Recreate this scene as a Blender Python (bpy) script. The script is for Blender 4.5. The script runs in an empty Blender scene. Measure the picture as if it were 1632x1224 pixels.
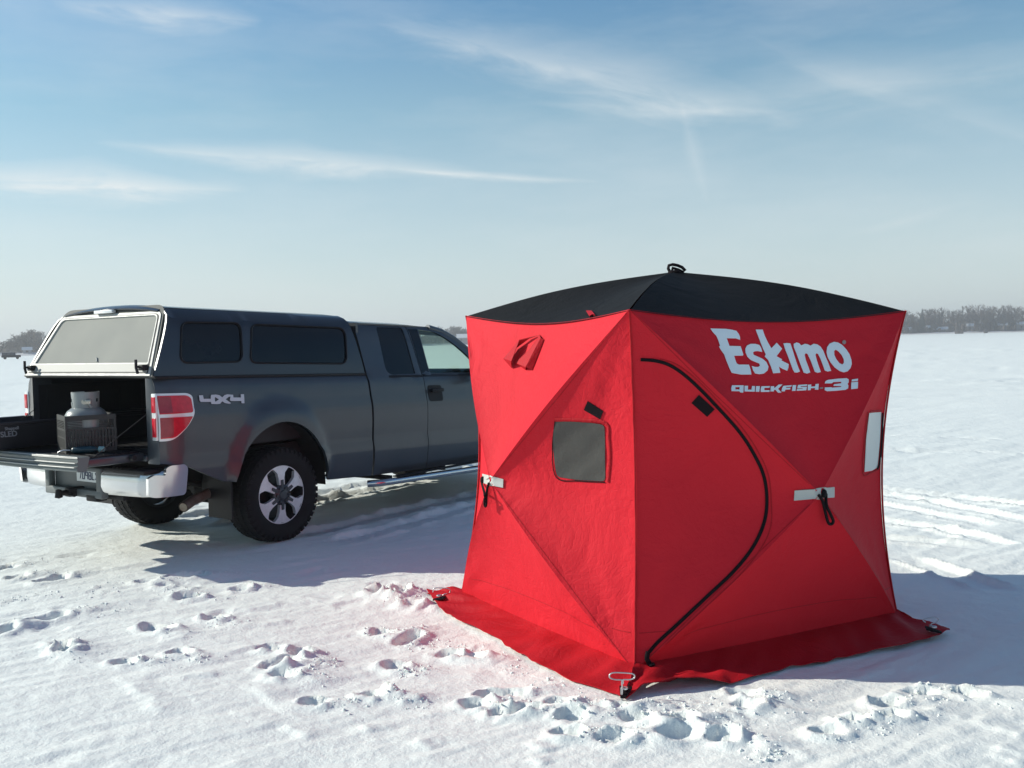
import bpy, bmesh, math, random
import numpy as np
from mathutils import Vector, Matrix
from mathutils.bvhtree import BVHTree
from mathutils.geometry import delaunay_2d_cdt
PI = math.pi
rad = math.radians
random.seed(7)
S = bpy.context.scene
COL = S.collection

# ------------------------------------------------------------------ camera, light, exposure
FPX, PITCH, ROLL, CAMH = 1600.0, 0.0424, -0.0225, 1.650
PW, PH = 1632.0, 1224.0
_f = Vector((0, math.cos(PITCH), -math.sin(PITCH)))
_u = Vector((0, math.sin(PITCH), math.cos(PITCH)))
_r = Vector((1, 0, 0))
CR = (_r * math.cos(ROLL) + _u * math.sin(ROLL))
CU = (-_r * math.sin(ROLL) + _u * math.cos(ROLL))
CF = _f
CAMPOS = Vector((0, 0, CAMH))
cam_d = bpy.data.cameras.new("camera")
cam = bpy.data.objects.new("camera", cam_d)
COL.objects.link(cam)
cam_d.sensor_width = 36.0
cam_d.lens = 36.0 * FPX / PW
cam_d.clip_start = 0.1
cam_d.clip_end = 20000
m = Matrix((CR, CU, -CF)).transposed().to_4x4()
m.translation = CAMPOS
cam.matrix_world = m
S.camera = cam

SUN_EL, SUN_DIR_AZ = rad(27.0), rad(9.5)     # azimuth measured from -X towards +Y
sun_vec = Vector((-math.cos(SUN_DIR_AZ) * math.cos(SUN_EL), math.sin(SUN_DIR_AZ) * math.cos(SUN_EL), math.sin(SUN_EL)))
sd = bpy.data.lights.new("sun", 'SUN')
sd.energy = 4.6
sd.angle = rad(0.5)
sd.color = (1.0, 0.96, 0.845)
sun = bpy.data.objects.new("sun", sd)
COL.objects.link(sun)
sun.rotation_euler = (-sun_vec).to_track_quat('-Z', 'Y').to_euler()
S.view_settings.view_transform = 'Standard'
S.view_settings.look = 'None'
S.view_settings.exposure = 0.28
S.view_settings.gamma = 1.0


def ray(px, py):
    return (CF * FPX + CR * (px - PW / 2) + CU * (PH / 2 - py)).normalized()


def gp(px, py, z=0.0):
    d = ray(px, py)
    return CAMPOS + d * ((z - CAMH) / d.z)


def dp(px, py, y):
    d = ray(px, py)
    return CAMPOS + d * (y / d.y)


# ------------------------------------------------------------------ world
class NT:
    def __init__(s, tree):
        s.t = tree

    def n(s, kind, **kw):
        nd = s.t.nodes.new(kind)
        for k, v in kw.items():
            if k.startswith('i_'):
                key = k[2:].replace('_', ' ')
                nd.inputs[key].default_value = v
            else:
                setattr(nd, k, v)
        return nd

    def l(s, a, b):
        s.t.links.new(a, b)

    def m(s, op, a, b=None, c=None, clamp=False):
        nd = s.t.nodes.new('ShaderNodeMath')
        nd.operation = op
        nd.use_clamp = clamp
        for i, v in enumerate((a, b, c)):
            if v is None:
                continue
            if isinstance(v, (int, float)):
                nd.inputs[i].default_value = v
            else:
                s.l(v, nd.inputs[i])
        return nd.outputs[0]

    def ramp(s, fac, stops, interp='LINEAR'):
        nd = s.t.nodes.new('ShaderNodeValToRGB')
        cr = nd.color_ramp
        cr.interpolation = interp
        while len(cr.elements) > 1:
            cr.elements.remove(cr.elements[-1])
        cr.elements[0].position = stops[0][0]
        cr.elements[0].color = tuple(stops[0][1]) + (1,)
        for p, c in stops[1:]:
            e = cr.elements.new(p)
            e.color = tuple(c) + (1,)
        s.l(fac, nd.inputs[0])
        return nd.outputs[0]

    def mix(s, fac, a, b):
        nd = s.t.nodes.new('ShaderNodeMix')
        nd.data_type = 'RGBA'
        if isinstance(fac, (int, float)):
            nd.inputs[0].default_value = fac
        else:
            s.l(fac, nd.inputs[0])
        for i, v in ((6, a), (7, b)):
            if isinstance(v, (tuple, list)):
                nd.inputs[i].default_value = tuple(v) + (1,)
            else:
                s.l(v, nd.inputs[i])
        return nd.outputs[2]


W = bpy.data.worlds.new("World")
S.world = W
W.use_nodes = True
W.node_tree.nodes.clear()
N = NT(W.node_tree)
out = N.n('ShaderNodeOutputWorld')
bg = N.n('ShaderNodeBackground')
sky = N.n('ShaderNodeTexSky')
sky.sky_type = 'NISHITA'
sky.sun_disc = False
sky.sun_elevation = SUN_EL
# Nishita: rotation 0 puts the sun at +Y, positive turns clockwise seen from above
sky.sun_rotation = -(PI / 2 - SUN_DIR_AZ)
sky.air_density = 1.0
sky.dust_density = 0.6
sky.ozone_density = 2.0
sky.altitude = 300
tc = N.n('ShaderNodeTexCoord')
sx = N.n('ShaderNodeSeparateXYZ')
N.l(tc.outputs['Generated'], sx.inputs[0])
X_, Y_, Z_ = sx.outputs
az = N.m('ARCTAN2', X_, Y_)                       # 0 = ahead, + = right
el = N.m('ARCSINE', Z_)
cb = N.n('ShaderNodeCombineXYZ')
N.l(az, cb.inputs[0]); N.l(el, cb.inputs[1])


def streak(px0, py0, px1, py1, wid, strength, seed, tex=9.0):
    """a cirrus wisp between two sky directions: tapered at both ends, torn by stretched noise"""
    a = ray(px0, py0); b = ray(px1, py1)
    a = Vector((math.atan2(a.x, a.y), math.asin(a.z))); b = Vector((math.atan2(b.x, b.y), math.asin(b.z)))
    d = b - a; L = d.length; d.normalize()
    ua = N.m('SUBTRACT', az, a.x); ue = N.m('SUBTRACT', el, a.y)
    al = N.m('DIVIDE', N.m('ADD', N.m('MULTIPLY', ua, d.x), N.m('MULTIPLY', ue, d.y)), L)
    ac = N.m('ADD', N.m('MULTIPLY', ua, -d.y), N.m('MULTIPLY', ue, d.x))
    v = N.n('ShaderNodeCombineXYZ')
    N.l(N.m('MULTIPLY', al, L * tex), v.inputs[0]); N.l(N.m('MULTIPLY', ac, tex * 5), v.inputs[1]); v.inputs[2].default_value = seed
    nz = N.n('ShaderNodeTexNoise', i_Scale=1.0, i_Detail=7.0, i_Roughness=0.62)
    nz.inputs['Distortion'].default_value = 0.5
    N.l(v.outputs[0], nz.inputs['Vector'])
    w = N.m('ADD', ac, N.m('MULTIPLY', N.m('SUBTRACT', nz.outputs[0], 0.5), wid * 1.3))
    t = N.m('SUBTRACT', 1.0, N.m('ABSOLUTE', N.m('SUBTRACT', N.m('MULTIPLY', al, 2.0), 1.0)), clamp=True)
    t = N.m('POWER', t, 0.6)
    g = N.m('SUBTRACT', 1.0, N.m('DIVIDE', N.m('ABSOLUTE', w), N.m('ADD', N.m('MULTIPLY', t, wid), 0.0005)), clamp=True)
    g = N.m('MULTIPLY', N.m('POWER', g, 1.3), t)
    g = N.m('MULTIPLY', g, N.m('MULTIPLY_ADD', nz.outputs[0], 1.9, -0.35, clamp=True))
    return N.m('MULTIPLY', g, strength)


parts = [
    streak(-160, 272, 400, 305, 0.024, 1.5, 1.0, 9),
    streak(150, 226, 790, 276, 0.019, 1.2, 2.0, 9),
    streak(640, 272, 960, 290, 0.006, 0.8, 3.0, 9),
    streak(600, 30, 1300, 195, 0.042, 0.8, 4.0, 8),
    streak(840, 165, 1260, 178, 0.010, 0.45, 5.0, 9),
    streak(80, 3, 420, 32, 0.020, 0.8, 6.0, 9),
    streak(1050, 170, 1700, 85, 0.045, 0.40, 7.0, 6),
    streak(1180, 60, 1760, 250, 0.030, 0.32, 8.0, 6),
    streak(1085, 150, 1130, 330, 0.012, 0.25, 9.0, 6),
    streak(1330, 380, 1560, 320, 0.008, 0.25, 10.0, 6),
]
tot = parts[0]
for q in parts[1:]:
    tot = N.m('ADD', tot, q)
nz = N.n('ShaderNodeTexNoise', i_Scale=1.0, i_Detail=6.0, i_Roughness=0.6)
mp = N.n('ShaderNodeMapping')
mp.inputs['Scale'].default_value = (2.2, 9.0, 1.0)
mp.inputs['Rotation'].default_value = (0, 0, 0.12)
N.l(cb.outputs[0], mp.inputs[0]); N.l(mp.outputs[0], nz.inputs['Vector'])
veil = N.m('MULTIPLY', N.m('SUBTRACT', nz.outputs[0], 0.45, clamp=True), 0.85)
cl = N.m('ADD', N.m('MULTIPLY', tot, 0.85), veil, clamp=True)
gm = N.n('ShaderNodeHueSaturation', i_Saturation=1.0, i_Value=1.0)
N.l(sky.outputs[0], gm.inputs['Color'])
tint = N.n('ShaderNodeMix', data_type='RGBA', blend_type='MULTIPLY')
tint.inputs[0].default_value = 1.0
N.l(gm.outputs[0], tint.inputs[6]); tint.inputs[7].default_value = (0.93, 1.06, 1.03, 1)
N.l(N.ramp(N.m('MULTIPLY', el, 1.0, clamp=True), [(0.0, (0.95, 1.04, 1.0)), (0.12, (0.84, 1.05, 1.03)), (0.22, (0.66, 1.06, 1.04)), (0.32, (0.74, 1.10, 1.16)), (0.44, (0.66, 0.98, 1.14)), (0.75, (0.44, 0.72, 0.94))]), tint.inputs[7])
# thin high haze that whitens the sky towards the horizon
hz = N.m('POWER', N.m('SUBTRACT', 1.0, N.m('DIVIDE', N.m('ABSOLUTE', el), 0.34), clamp=True), 1.25)
c1 = N.mix(N.m('MULTIPLY', hz, 0.85), tint.outputs[2], (6.2, 7.0, 7.3))
c2 = N.mix(cl, c1, (7.6, 7.9, 7.9))
N.l(c2, bg.inputs[0])
bg.inputs[1].default_value = 0.095
N.l(bg.outputs[0], out.inputs[0])


# ------------------------------------------------------------------ materials
MATS = {}


def mat(name, col, rough=0.5, metal=0.0, spec=0.5, bump=None, coat=0.0, var=None, trans=0.0, sheen=0.0):
    """bump = (scale, strength, distance); var = (scale, second colour, amount)"""
    if name in MATS:
        return MATS[name]
    mt = bpy.data.materials.new(name)
    mt.use_nodes = True
    nt = NT(mt.node_tree)
    b = mt.node_tree.nodes['Principled BSDF']
    b.inputs['Base Color'].default_value = tuple(col) + (1,)
    b.inputs['Roughness'].default_value = rough
    b.inputs['Metallic'].default_value = metal
    b.inputs['Specular IOR Level'].default_value = spec
    b.inputs['Coat Weight'].default_value = coat
    b.inputs['Coat Roughness'].default_value = 0.06
    b.inputs['Sheen Weight'].default_value = sheen
    tcn = nt.n('ShaderNodeTexCoord')
    if var:
        nz_ = nt.n('ShaderNodeTexNoise', i_Scale=var[0], i_Detail=6.0, i_Roughness=0.6)
        nt.l(tcn.outputs['Object'], nz_.inputs['Vector'])
        f = nt.m('MULTIPLY', nt.m('MULTIPLY_ADD', nz_.outputs[0], 2.4, -0.7, clamp=True), var[2])
        nt.l(nt.mix(f, tuple(col), tuple(var[1])), b.inputs['Base Color'])
        nt.l(nt.m('MULTIPLY_ADD', nz_.outputs[0], 0.25, rough - 0.12, clamp=True), b.inputs['Roughness'])
    if bump:
        nz2 = nt.n('ShaderNodeTexNoise', i_Scale=bump[0], i_Detail=5.0, i_Roughness=0.6)
        nt.l(tcn.outputs['Object'], nz2.inputs['Vector'])
        bp = nt.n('ShaderNodeBump', i_Strength=bump[1], i_Distance=bump[2])
        nt.l(nz2.outputs[0], bp.inputs['Height'])
        nt.l(bp.outputs[0], b.inputs['Normal'])
    if trans > 0:
        tr = nt.n('ShaderNodeBsdfTranslucent')
        tr.inputs[0].default_value = tuple(col) + (1,)
        mx = nt.n('ShaderNodeMixShader')
        mx.inputs[0].default_value = trans
        nt.l(b.outputs[0], mx.inputs[1]); nt.l(tr.outputs[0], mx.inputs[2])
        nt.l(mx.outputs[0], mt.node_tree.nodes['Material Output'].inputs[0])
    MATS[name] = mt
    return mt


def fabric(name, col, trans=0.0, rough=0.7):
    mt = mat(name, col, rough, 0, 0.14, trans=trans)
    nt = NT(mt.node_tree)
    b = mt.node_tree.nodes['Principled BSDF']
    tcn = nt.n('ShaderNodeTexCoord')
    # quilting stitches and creases of the fabric
    n1 = nt.n('ShaderNodeTexNoise', i_Scale=3.2, i_Detail=7.0, i_Roughness=0.55)
    n1.inputs['Distortion'].default_value = 0.8
    n2 = nt.n('ShaderNodeTexNoise', i_Scale=38.0, i_Detail=3.0, i_Roughness=0.7)
    vr = nt.n('ShaderNodeTexVoronoi', i_Scale=26.0)
    vr.feature = 'DISTANCE_TO_EDGE'
    for q in (n1, n2, vr):
        nt.l(tcn.outputs['Object'], q.inputs['Vector'])
    h = nt.m('ADD', nt.m('MULTIPLY', n1.outputs[0], 1.0), nt.m('ADD', nt.m('MULTIPLY', n2.outputs[0], 0.10), nt.m('MULTIPLY', nt.m('MINIMUM', vr.outputs[0], 0.08), 0.35)))
    bp = nt.n('ShaderNodeBump', i_Strength=0.7, i_Distance=0.030)
    nt.l(h, bp.inputs['Height'])
    nt.l(bp.outputs[0], b.inputs['Normal'])
    n3 = nt.n('ShaderNodeTexNoise', i_Scale=2.0, i_Detail=5.0)
    nt.l(tcn.outputs['Object'], n3.inputs['Vector'])
    c2_ = tuple(min(1, x * 0.82) for x in col)
    nt.l(nt.mix(n3.outputs[0], tuple(col), c2_), b.inputs['Base Color'])
    return mt


M_PAINT = mat('grey_paint', (0.034, 0.042, 0.053), 0.36, 0.25, 0.5, coat=0.4, var=(2.2, (0.054, 0.060, 0.068), 0.8), bump=(3.0, 0.04, 0.02))
M_TOP = mat('topper_paint', (0.024, 0.031, 0.041), 0.36, 0.25, 0.4, coat=0.4, var=(2.5, (0.034, 0.040, 0.048), 0.5))
M_BAND = mat('cap_rear_band', (0.115, 0.118, 0.112), 0.7, 0, 0.2)
M_BLACK = mat('black_plastic', (0.010, 0.010, 0.012), 0.6, 0, 0.3, bump=(120, 0.2, 0.002))
M_DARK = mat('dark_cavity', (0.008, 0.008, 0.009), 0.8)
M_LINER = mat('bed_liner', (0.010, 0.010, 0.013), 0.6, bump=(60, 0.4, 0.004), var=(6, (0.03, 0.03, 0.035), 0.5))
M_RUB = mat('rubber', (0.008, 0.008, 0.009), 0.8, 0, 0.25, bump=(60, 0.3, 0.003), var=(8, (0.022, 0.022, 0.024), 0.6))
M_CHROME = mat('chrome', (0.60, 0.61, 0.62), 0.20, 0.92, bump=(4, 0.08, 0.01))
M_CHROME.node_tree.nodes['Principled BSDF'].inputs['Roughness'].default_value = 0.17
M_ALU = mat('machined_aluminium', (0.72, 0.73, 0.75), 0.42, 0.35, var=(14, (0.42, 0.42, 0.43), 0.5))
M_TRIM = mat('white_metal_trim', (0.42, 0.43, 0.41), 0.5, 0.0, 0.3, var=(10, (0.32, 0.33, 0.32), 0.5))
M_STEEL = mat('steel_wire', (0.55, 0.55, 0.56), 0.35, 0.8)
M_GREYP = mat('grey_plastic', (0.10, 0.115, 0.12), 0.55, bump=(80, 0.2, 0.002))
M_TGCAP = mat('tailgate_cap', (0.115, 0.135, 0.135), 0.5, bump=(60, 0.2, 0.002))
M_TINT = mat('tinted_glass', (0.004, 0.005, 0.007), 0.10, 0, 0.28, var=(2.2, (0.010, 0.011, 0.012), 0.9))
M_GREYGL = mat('matte_grey_glass', (0.31, 0.312, 0.285), 0.85, 0, 0.12, var=(3.5, (0.275, 0.28, 0.262), 0.7))  # matte, opaque pale grey hatch glass with a slight random mottle
M_WHITEL = mat('white_lens', (0.75, 0.76, 0.76), 0.2, 0.2)
M_BADGE = mat('badge_silver', (0.50, 0.52, 0.56), 0.45, 0.4)
M_RED = fabric('red_fabric', (0.66, 0.018, 0.032), trans=0.04)
M_REDS = fabric('red_skirt_fabric', (0.44, 0.010, 0.018), rough=0.6)
M_ROOF = fabric('black_roof_fabric', (0.009, 0.0095, 0.010), trans=0.0, rough=0.75)
M_WEB = mat('black_webbing', (0.009, 0.006, 0.008), 0.8, 0, 0.12, bump=(200, 0.4, 0.002))
M_VINYL = mat('clear_vinyl_window', (0.060, 0.056, 0.050), 0.30, 0, 0.35, bump=(5, 0.5, 0.02), var=(6, (0.05, 0.048, 0.044), 0.8))
M_VINYL_REFL = mat('vinyl_painted_reflection', (0.62, 0.65, 0.62), 0.35, 0, 0.5)  # clear vinyl with the pale reflection of the snow painted into its colour
M_PRINT = mat('white_print', (0.74, 0.80, 0.84), 0.6)
M_GREYST = mat('grey_reflective_strip', (0.46, 0.47, 0.44), 0.55, bump=(150, 0.3, 0.002))
M_TANK = mat('tank_grey_enamel', (0.25, 0.275, 0.27), 0.32, 0, 0.5, var=(12, (0.19, 0.21, 0.21), 0.6))
M_TEAL = mat('teal_plastic', (0.012, 0.045, 0.06), 0.4)
M_CRATE = mat('crate_plastic', (0.022, 0.024, 0.024), 0.6, var=(30, (0.05, 0.052, 0.05), 0.6))
M_SLED = mat('sled_plastic', (0.022, 0.020, 0.026), 0.5, bump=(20, 0.3, 0.006))
M_BRASS = mat('brass_valve', (0.45, 0.42, 0.36), 0.35, 0.8)
M_PLATE = mat('plate_white', (0.55, 0.60, 0.62), 0.4)
M_PLTXT = mat('plate_navy', (0.03, 0.04, 0.10), 0.5)


def tail_lens(name, c, rough=0.12):
    mt = mat(name, c, rough, 0, 0.4, coat=0.25, bump=(90, 0.25, 0.003), var=(25, (c[0] * .6, c[1] * .6, c[2] * .6), 0.7))
    return mt


M_LENSR = tail_lens('red_lens', (0.62, 0.02, 0.04))
M_LENSR2 = tail_lens('deep_red_lens', (0.34, 0.03, 0.045))


def glass_mat():
    mt = bpy.data.materials.new('window_glass')
    mt.use_nodes = True
    nt = NT(mt.node_tree)
    mt.node_tree.nodes.clear()
    o = nt.n('ShaderNodeOutputMaterial')
    tr = nt.n('ShaderNodeBsdfTransparent'); tr.inputs[0].default_value = (0.83, 0.90, 0.855, 1)
    gl = nt.n('ShaderNodeBsdfGlossy', i_Roughness=0.02)
    lw = nt.n('ShaderNodeLayerWeight'); lw.inputs[0].default_value = 0.5
    fc = nt.m('MULTIPLY_ADD', nt.m('POWER', lw.outputs[1], 5.0), 0.8, 0.03)
    mx = nt.n('ShaderNodeMixShader')
    nt.l(fc, mx.inputs[0]); nt.l(tr.outputs[0], mx.inputs[1]); nt.l(gl.outputs[0], mx.inputs[2])
    nt.l(mx.outputs[0], o.inputs[0])
    return mt


M_GLASS = glass_mat()


# ------------------------------------------------------------------ mesh helpers
class MB:
    def __init__(s):
        s.v = []; s.f = []

    def add(s, vs, fs, M=None):
        o = len(s.v)
        for p in vs:
            p = Vector(p)
            s.v.append(tuple(M @ p) if M is not None else tuple(p))
        s.f += [tuple(i + o for i in f) for f in fs]
        return s

    def box(s, lo, hi, M=None):
        x0, y0, z0 = lo; x1, y1, z1 = hi
        v = [(x0, y0, z0), (x1, y0, z0), (x1, y1, z0), (x0, y1, z0), (x0, y0, z1), (x1, y0, z1), (x1, y1, z1), (x0, y1, z1)]
        return s.add(v, [(0, 3, 2, 1), (4, 5, 6, 7), (0, 1, 5, 4), (1, 2, 6, 5), (2, 3, 7, 6), (3, 0, 4, 7)], M)

    def bbox(s, lo, hi, b=0.01, M=None):
        """box with chamfered edges"""
        bm = bmesh.new()
        lo = Vector(lo); hi = Vector(hi)
        bmesh.ops.create_cube(bm, size=1.0)
        for v in bm.verts:
            v.co = Vector((lo[i] + (v.co[i] + 0.5) * (hi[i] - lo[i]) for i in range(3)))
        bmesh.ops.bevel(bm, geom=bm.edges[:], offset=b, segments=2, affect='EDGES', profile=0.5)
        bm.verts.index_update()
        s.add([v.co for v in bm.verts], [[v.index for v in f.verts] for f in bm.faces], M)
        bm.free()
        return s

    def tube(s, pts, r, n=8, closed=False, cap=True, flat=None, M=None):
        pts = [Vector(p) for p in pts]
        k = len(pts)
        rr = r if isinstance(r, (list, tuple)) else [r] * k
        rings = []
        prev = None
        for i, p in enumerate(pts):
            a = pts[(i - 1) % k] if (closed or i > 0) else p
            b = pts[(i + 1) % k] if (closed or i < k - 1) else p
            t = (b - a)
            t = t.normalized() if t.length > 1e-9 else Vector((0, 0, 1))
            if flat is not None:
                nn = flat[i] if isinstance(flat, list) else flat
                s1 = t.cross(nn).normalized(); s2 = nn.normalized() * 0.35
            else:
                if prev is None:
                    prev = Vector((0, 0, 1)) if abs(t.z) < 0.9 else Vector((1, 0, 0))
                s1 = t.cross(prev).normalized(); s2 = s1.cross(t).normalized(); prev = s2
            rings.append([p + (s1 * math.cos(2 * PI * j / n) + s2 * math.sin(2 * PI * j / n)) * rr[i] for j in range(n)])
        vs = [q for rg in rings for q in rg]
        fs = []
        for i in range(k if closed else k - 1):
            for j in range(n):
                a = i * n + j; b = i * n + (j + 1) % n
                c = ((i + 1) % k) * n + (j + 1) % n; d = ((i + 1) % k) * n + j
                fs.append((a, b, c, d))
        if cap and not closed:
            fs.append(tuple(range(n))[::-1]); fs.append(tuple((k - 1) * n + j for j in range(n)))
        return s.add(vs, fs, M)

    def lathe(s, prof, n=32, M=None, axis='Z', cap=True):
        """prof: list of (r, h)"""
        vs = []; fs = []
        for r, h in prof:
            for j in range(n):
                a = 2 * PI * j / n
                if axis == 'Z': vs.append((r * math.cos(a), r * math.sin(a), h))
                elif axis == 'Y': vs.append((r * math.cos(a), h, r * math.sin(a)))
                else: vs.append((h, r * math.cos(a), r * math.sin(a)))
        for i in range(len(prof) - 1):
            for j in range(n):
                fs.append((i * n + j, i * n + (j + 1) % n, (i + 1) * n + (j + 1) % n, (i + 1) * n + j))
        if cap:
            fs.append(tuple(range(n))[::-1]); fs.append(tuple((len(prof) - 1) * n + j for j in range(n)))
        return s.add(vs, fs, M)

    def prism(s, poly, fn0, fn1):
        """poly of 2D points; fn0/fn1 map a 2D point to front and back 3D points"""
        n = len(poly)
        return s.add([fn0(p) for p in poly] + [fn1(p) for p in poly],
                     [tuple(range(n)), tuple(range(2 * n - 1, n - 1, -1))] + [(i, i + n, (i + 1) % n + n, (i + 1) % n) for i in range(n)])

    def build(s, name, m_, parent=None, smooth=None):
        me = bpy.data.meshes.new(name)
        me.from_pydata(s.v, [], s.f)
        bm = bmesh.new(); bm.from_mesh(me)
        bmesh.ops.recalc_face_normals(bm, faces=bm.faces[:])
        bm.to_mesh(me); bm.free()
        me.materials.append(m_)
        if smooth is not None:
            me.shade_smooth()
            me.set_sharp_from_angle(angle=rad(smooth))
        o = bpy.data.objects.new(name, me)
        COL.objects.link(o)
        if parent:
            o.parent = parent
        return o


def tag(o, label=None, cat=None, group=None, kind=None):
    if label: o['label'] = label
    if cat: o['category'] = cat
    if group: o['group'] = group
    if kind: o['kind'] = kind
    return o


def empty(name, loc=(0, 0, 0), rz=0.0):
    o = bpy.data.objects.new(name, None)
    o.empty_display_size = 0.2
    COL.objects.link(o)
    o.location = loc
    o.rotation_euler = (0, 0, rz)
    return o


def inpoly(x, y, poly):
    c = False; n = len(poly); j = n - 1
    for i in range(n):
        xi, yi = poly[i]; xj, yj = poly[j]
        if (yi > y) != (yj > y) and x < (xj - xi) * (y - yi) / (yj - yi) + xi:
            c = not c
        j = i
    return c


def densify(poly, step):
    out_ = []
    for i in range(len(poly)):
        a = Vector(poly[i]); b = Vector(poly[(i + 1) % len(poly)])
        k = max(1, int((b - a).length / step + 0.5))
        for j in range(k):
            out_.append(tuple(a + (b - a) * j / k))
    return out_


def rounded(poly, r, seg=5):
    """round the corners of a polygon; r may be one radius or one for each corner"""
    n = len(poly); o = []
    for i in range(n):
        p = Vector(poly[i]); a = Vector(poly[i - 1]); b = Vector(poly[(i + 1) % n])
        ri = r[i] if isinstance(r, (list, tuple)) else r
        if ri <= 0:
            o.append(tuple(p)); continue
        ra = min(ri, (a - p).length * 0.49); rb = min(ri, (b - p).length * 0.49)
        q0 = p + (a - p).normalized() * ra; q1 = p + (b - p).normalized() * rb
        for k in range(seg + 1):
            t = k / seg
            o.append(tuple(q0 * (1 - t) ** 2 + p * 2 * t * (1 - t) + q1 * t * t))
    return o


def triangulate(outer, holes, step):
    outer = densify(outer, step); holes = [densify(h, step) for h in holes]
    pts = []; edges = []
    loops = []
    for lp in [outer] + holes:
        o = len(pts); k = len(lp)
        pts += [Vector(p) for p in lp]
        edges += [(o + i, o + (i + 1) % k) for i in range(k)]
        loops.append(list(range(o, o + k)))
    xs = [p[0] for p in outer]; ys = [p[1] for p in outer]
    nb = len(pts)
    bp_ = np.array([tuple(p) for p in pts])
    gx = np.arange(min(xs) + step / 2, max(xs), step); gy = np.arange(min(ys) + step / 2, max(ys), step)
    for x in gx:
        for y in gy:
            if inpoly(x, y, outer) and not any(inpoly(x, y, h) for h in holes):
                if np.min((bp_[:, 0] - x) ** 2 + (bp_[:, 1] - y) ** 2) > (step * 0.4) ** 2:
                    pts.append(Vector((x, y)))
    r = delaunay_2d_cdt(pts, edges, [], 0, 1e-7)
    vs = [tuple(v) for v in r[0]]
    fs = []
    for f in r[2]:
        cx = sum(vs[i][0] for i in f) / len(f); cy = sum(vs[i][1] for i in f) / len(f)
        if inpoly(cx, cy, outer) and not any(inpoly(cx, cy, h) for h in holes):
            fs.append(tuple(f))
    return vs, fs


def sheet(name, outer, holes, step, front, back, m_, parent=None, smooth=30):
    """a sheet with thickness: 2D outline -> front(p) and back(p) surfaces joined round the rims"""
    vs, fs = triangulate(outer, holes, step)
    n = len(vs)
    V = [front(p) for p in vs] + [back(p) for p in vs]
    F = [f for f in fs] + [tuple(i + n for i in f[::-1]) for f in fs]
    cnt = {}
    for f in fs:
        for i in range(len(f)):
            a, b = f[i], f[(i + 1) % len(f)]
            cnt[(a, b)] = 1
    for (a, b) in cnt:
        if (b, a) not in cnt:
            F.append((b, a, a + n, b + n))
    mb = MB(); mb.add(V, F)
    return mb.build(name, m_, parent, smooth)


# ------------------------------------------------------------------ noise for the snow
def _h(ix, iy, seed):
    n = (ix.astype(np.int64) * 374761393 + iy.astype(np.int64) * 668265263 + seed * 144269) & 0xFFFFFFFF
    n = ((n ^ (n >> 13)) * 1274126177) & 0xFFFFFFFF
    n = n ^ (n >> 16)
    return (n & 0xFFFF) / 65535.0


def vn(x, y, seed=0):
    ix = np.floor(x); iy = np.floor(y)
    fx = x - ix; fy = y - iy
    fx = fx * fx * fx * (fx * (fx * 6 - 15) + 10); fy = fy * fy * fy * (fy * (fy * 6 - 15) + 10)
    ix = ix.astype(np.int64); iy = iy.astype(np.int64)
    a = _h(ix, iy, seed); b = _h(ix + 1, iy, seed); c = _h(ix, iy + 1, seed); d = _h(ix + 1, iy + 1, seed)
    return (a * (1 - fx) + b * fx) * (1 - fy) + (c * (1 - fx) + d * fx) * fy - 0.5


def fbm(x, y, seed=0, o=4, g=0.5):
    s = 0; a = 1.0
    for k in range(o):
        s = s + a * vn(x, y, seed + k * 17)
        x = x * 2.03 + 11.3; y = y * 2.03 + 5.1; a *= g
    return s


# ------------------------------------------------------------------ layout of the tent and truck
BASE = [Vector((-.356, 6.38, .03)), Vector((.566, 4.829, .03)), Vector((2.171, 5.67, .03)), Vector((1.249, 7.22, .03))]   # left, front, right, back
TOPC = [dp(743, 503, 6.38), dp(1003, 493, 4.829), dp(1443, 495, 5.67), None]
TOPC[3] = Vector((1.249, 7.22, 1.80))
CEN = sum(BASE, Vector()) / 4
APEX = dp(1075, 433, CEN.y)
TRX, TRY, TRYAW = -2.7464, 9.0102, 0.9479


def tw(X, Y, Z=0):
    c, s_ = math.cos(TRYAW), math.sin(TRYAW)
    return Vector((TRX + X * c - Y * s_, TRY + X * s_ + Y * c, Z))


# ------------------------------------------------------------------ snow
def zoomed(lst, sc, ox, oy):
    return [tuple(v / sc + (ox if i % 2 == 0 else oy) for i, v in enumerate(t)) for t in lst]


# boot prints seen in the photograph: the two ends of each print, turned into points on the ice
PRINTS = zoomed([(420, 458, 515, 458), (635, 415, 710, 435), (965, 398, 1040, 408), (1090, 415, 1150, 430), (975, 462, 1045, 475), (1045, 455, 1110, 462),
                 (1015, 505, 1095, 510), (1120, 600, 1215, 605), (1355, 572, 1430, 580), (1430, 455, 1500, 468), (190, 385, 280, 400), (225, 405, 260, 425), (0, 345, 40, 330),
                 (525, 320, 640, 345), (770, 293, 830, 300), (130, 165, 260, 130), (30, 145, 105, 132), (0, 105, 55, 95), (495, 158, 580, 155), (585, 170, 640, 175),
                 (610, 137, 780, 130), (70, 314, 265, 278), (1375, 200, 1425, 195), (1440, 205, 1505, 205), (1500, 240, 1560, 245), (1370, 335, 1465, 345),
                 (1490, 385, 1550, 340), (850, 185, 930, 175), (640, 208, 760, 212)], 2.331, 0, 860)
PRINTS += zoomed([(70, 825, 180, 830), (610, 880, 720, 880), (650, 830, 980, 812), (780, 935, 880, 935), (915, 915, 990, 920), (1090, 880, 1170, 890),
                  (1130, 965, 1250, 960), (1090, 1045, 1240, 1055), (1380, 1080, 1440, 1080), (600, 615, 700, 625), (500, 600, 560, 605), (100, 280, 170, 290),
                  (270, 340, 370, 345), (230, 295, 290, 290), (1440, 900, 1500, 905)], 3.364, 560, 860)
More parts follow.
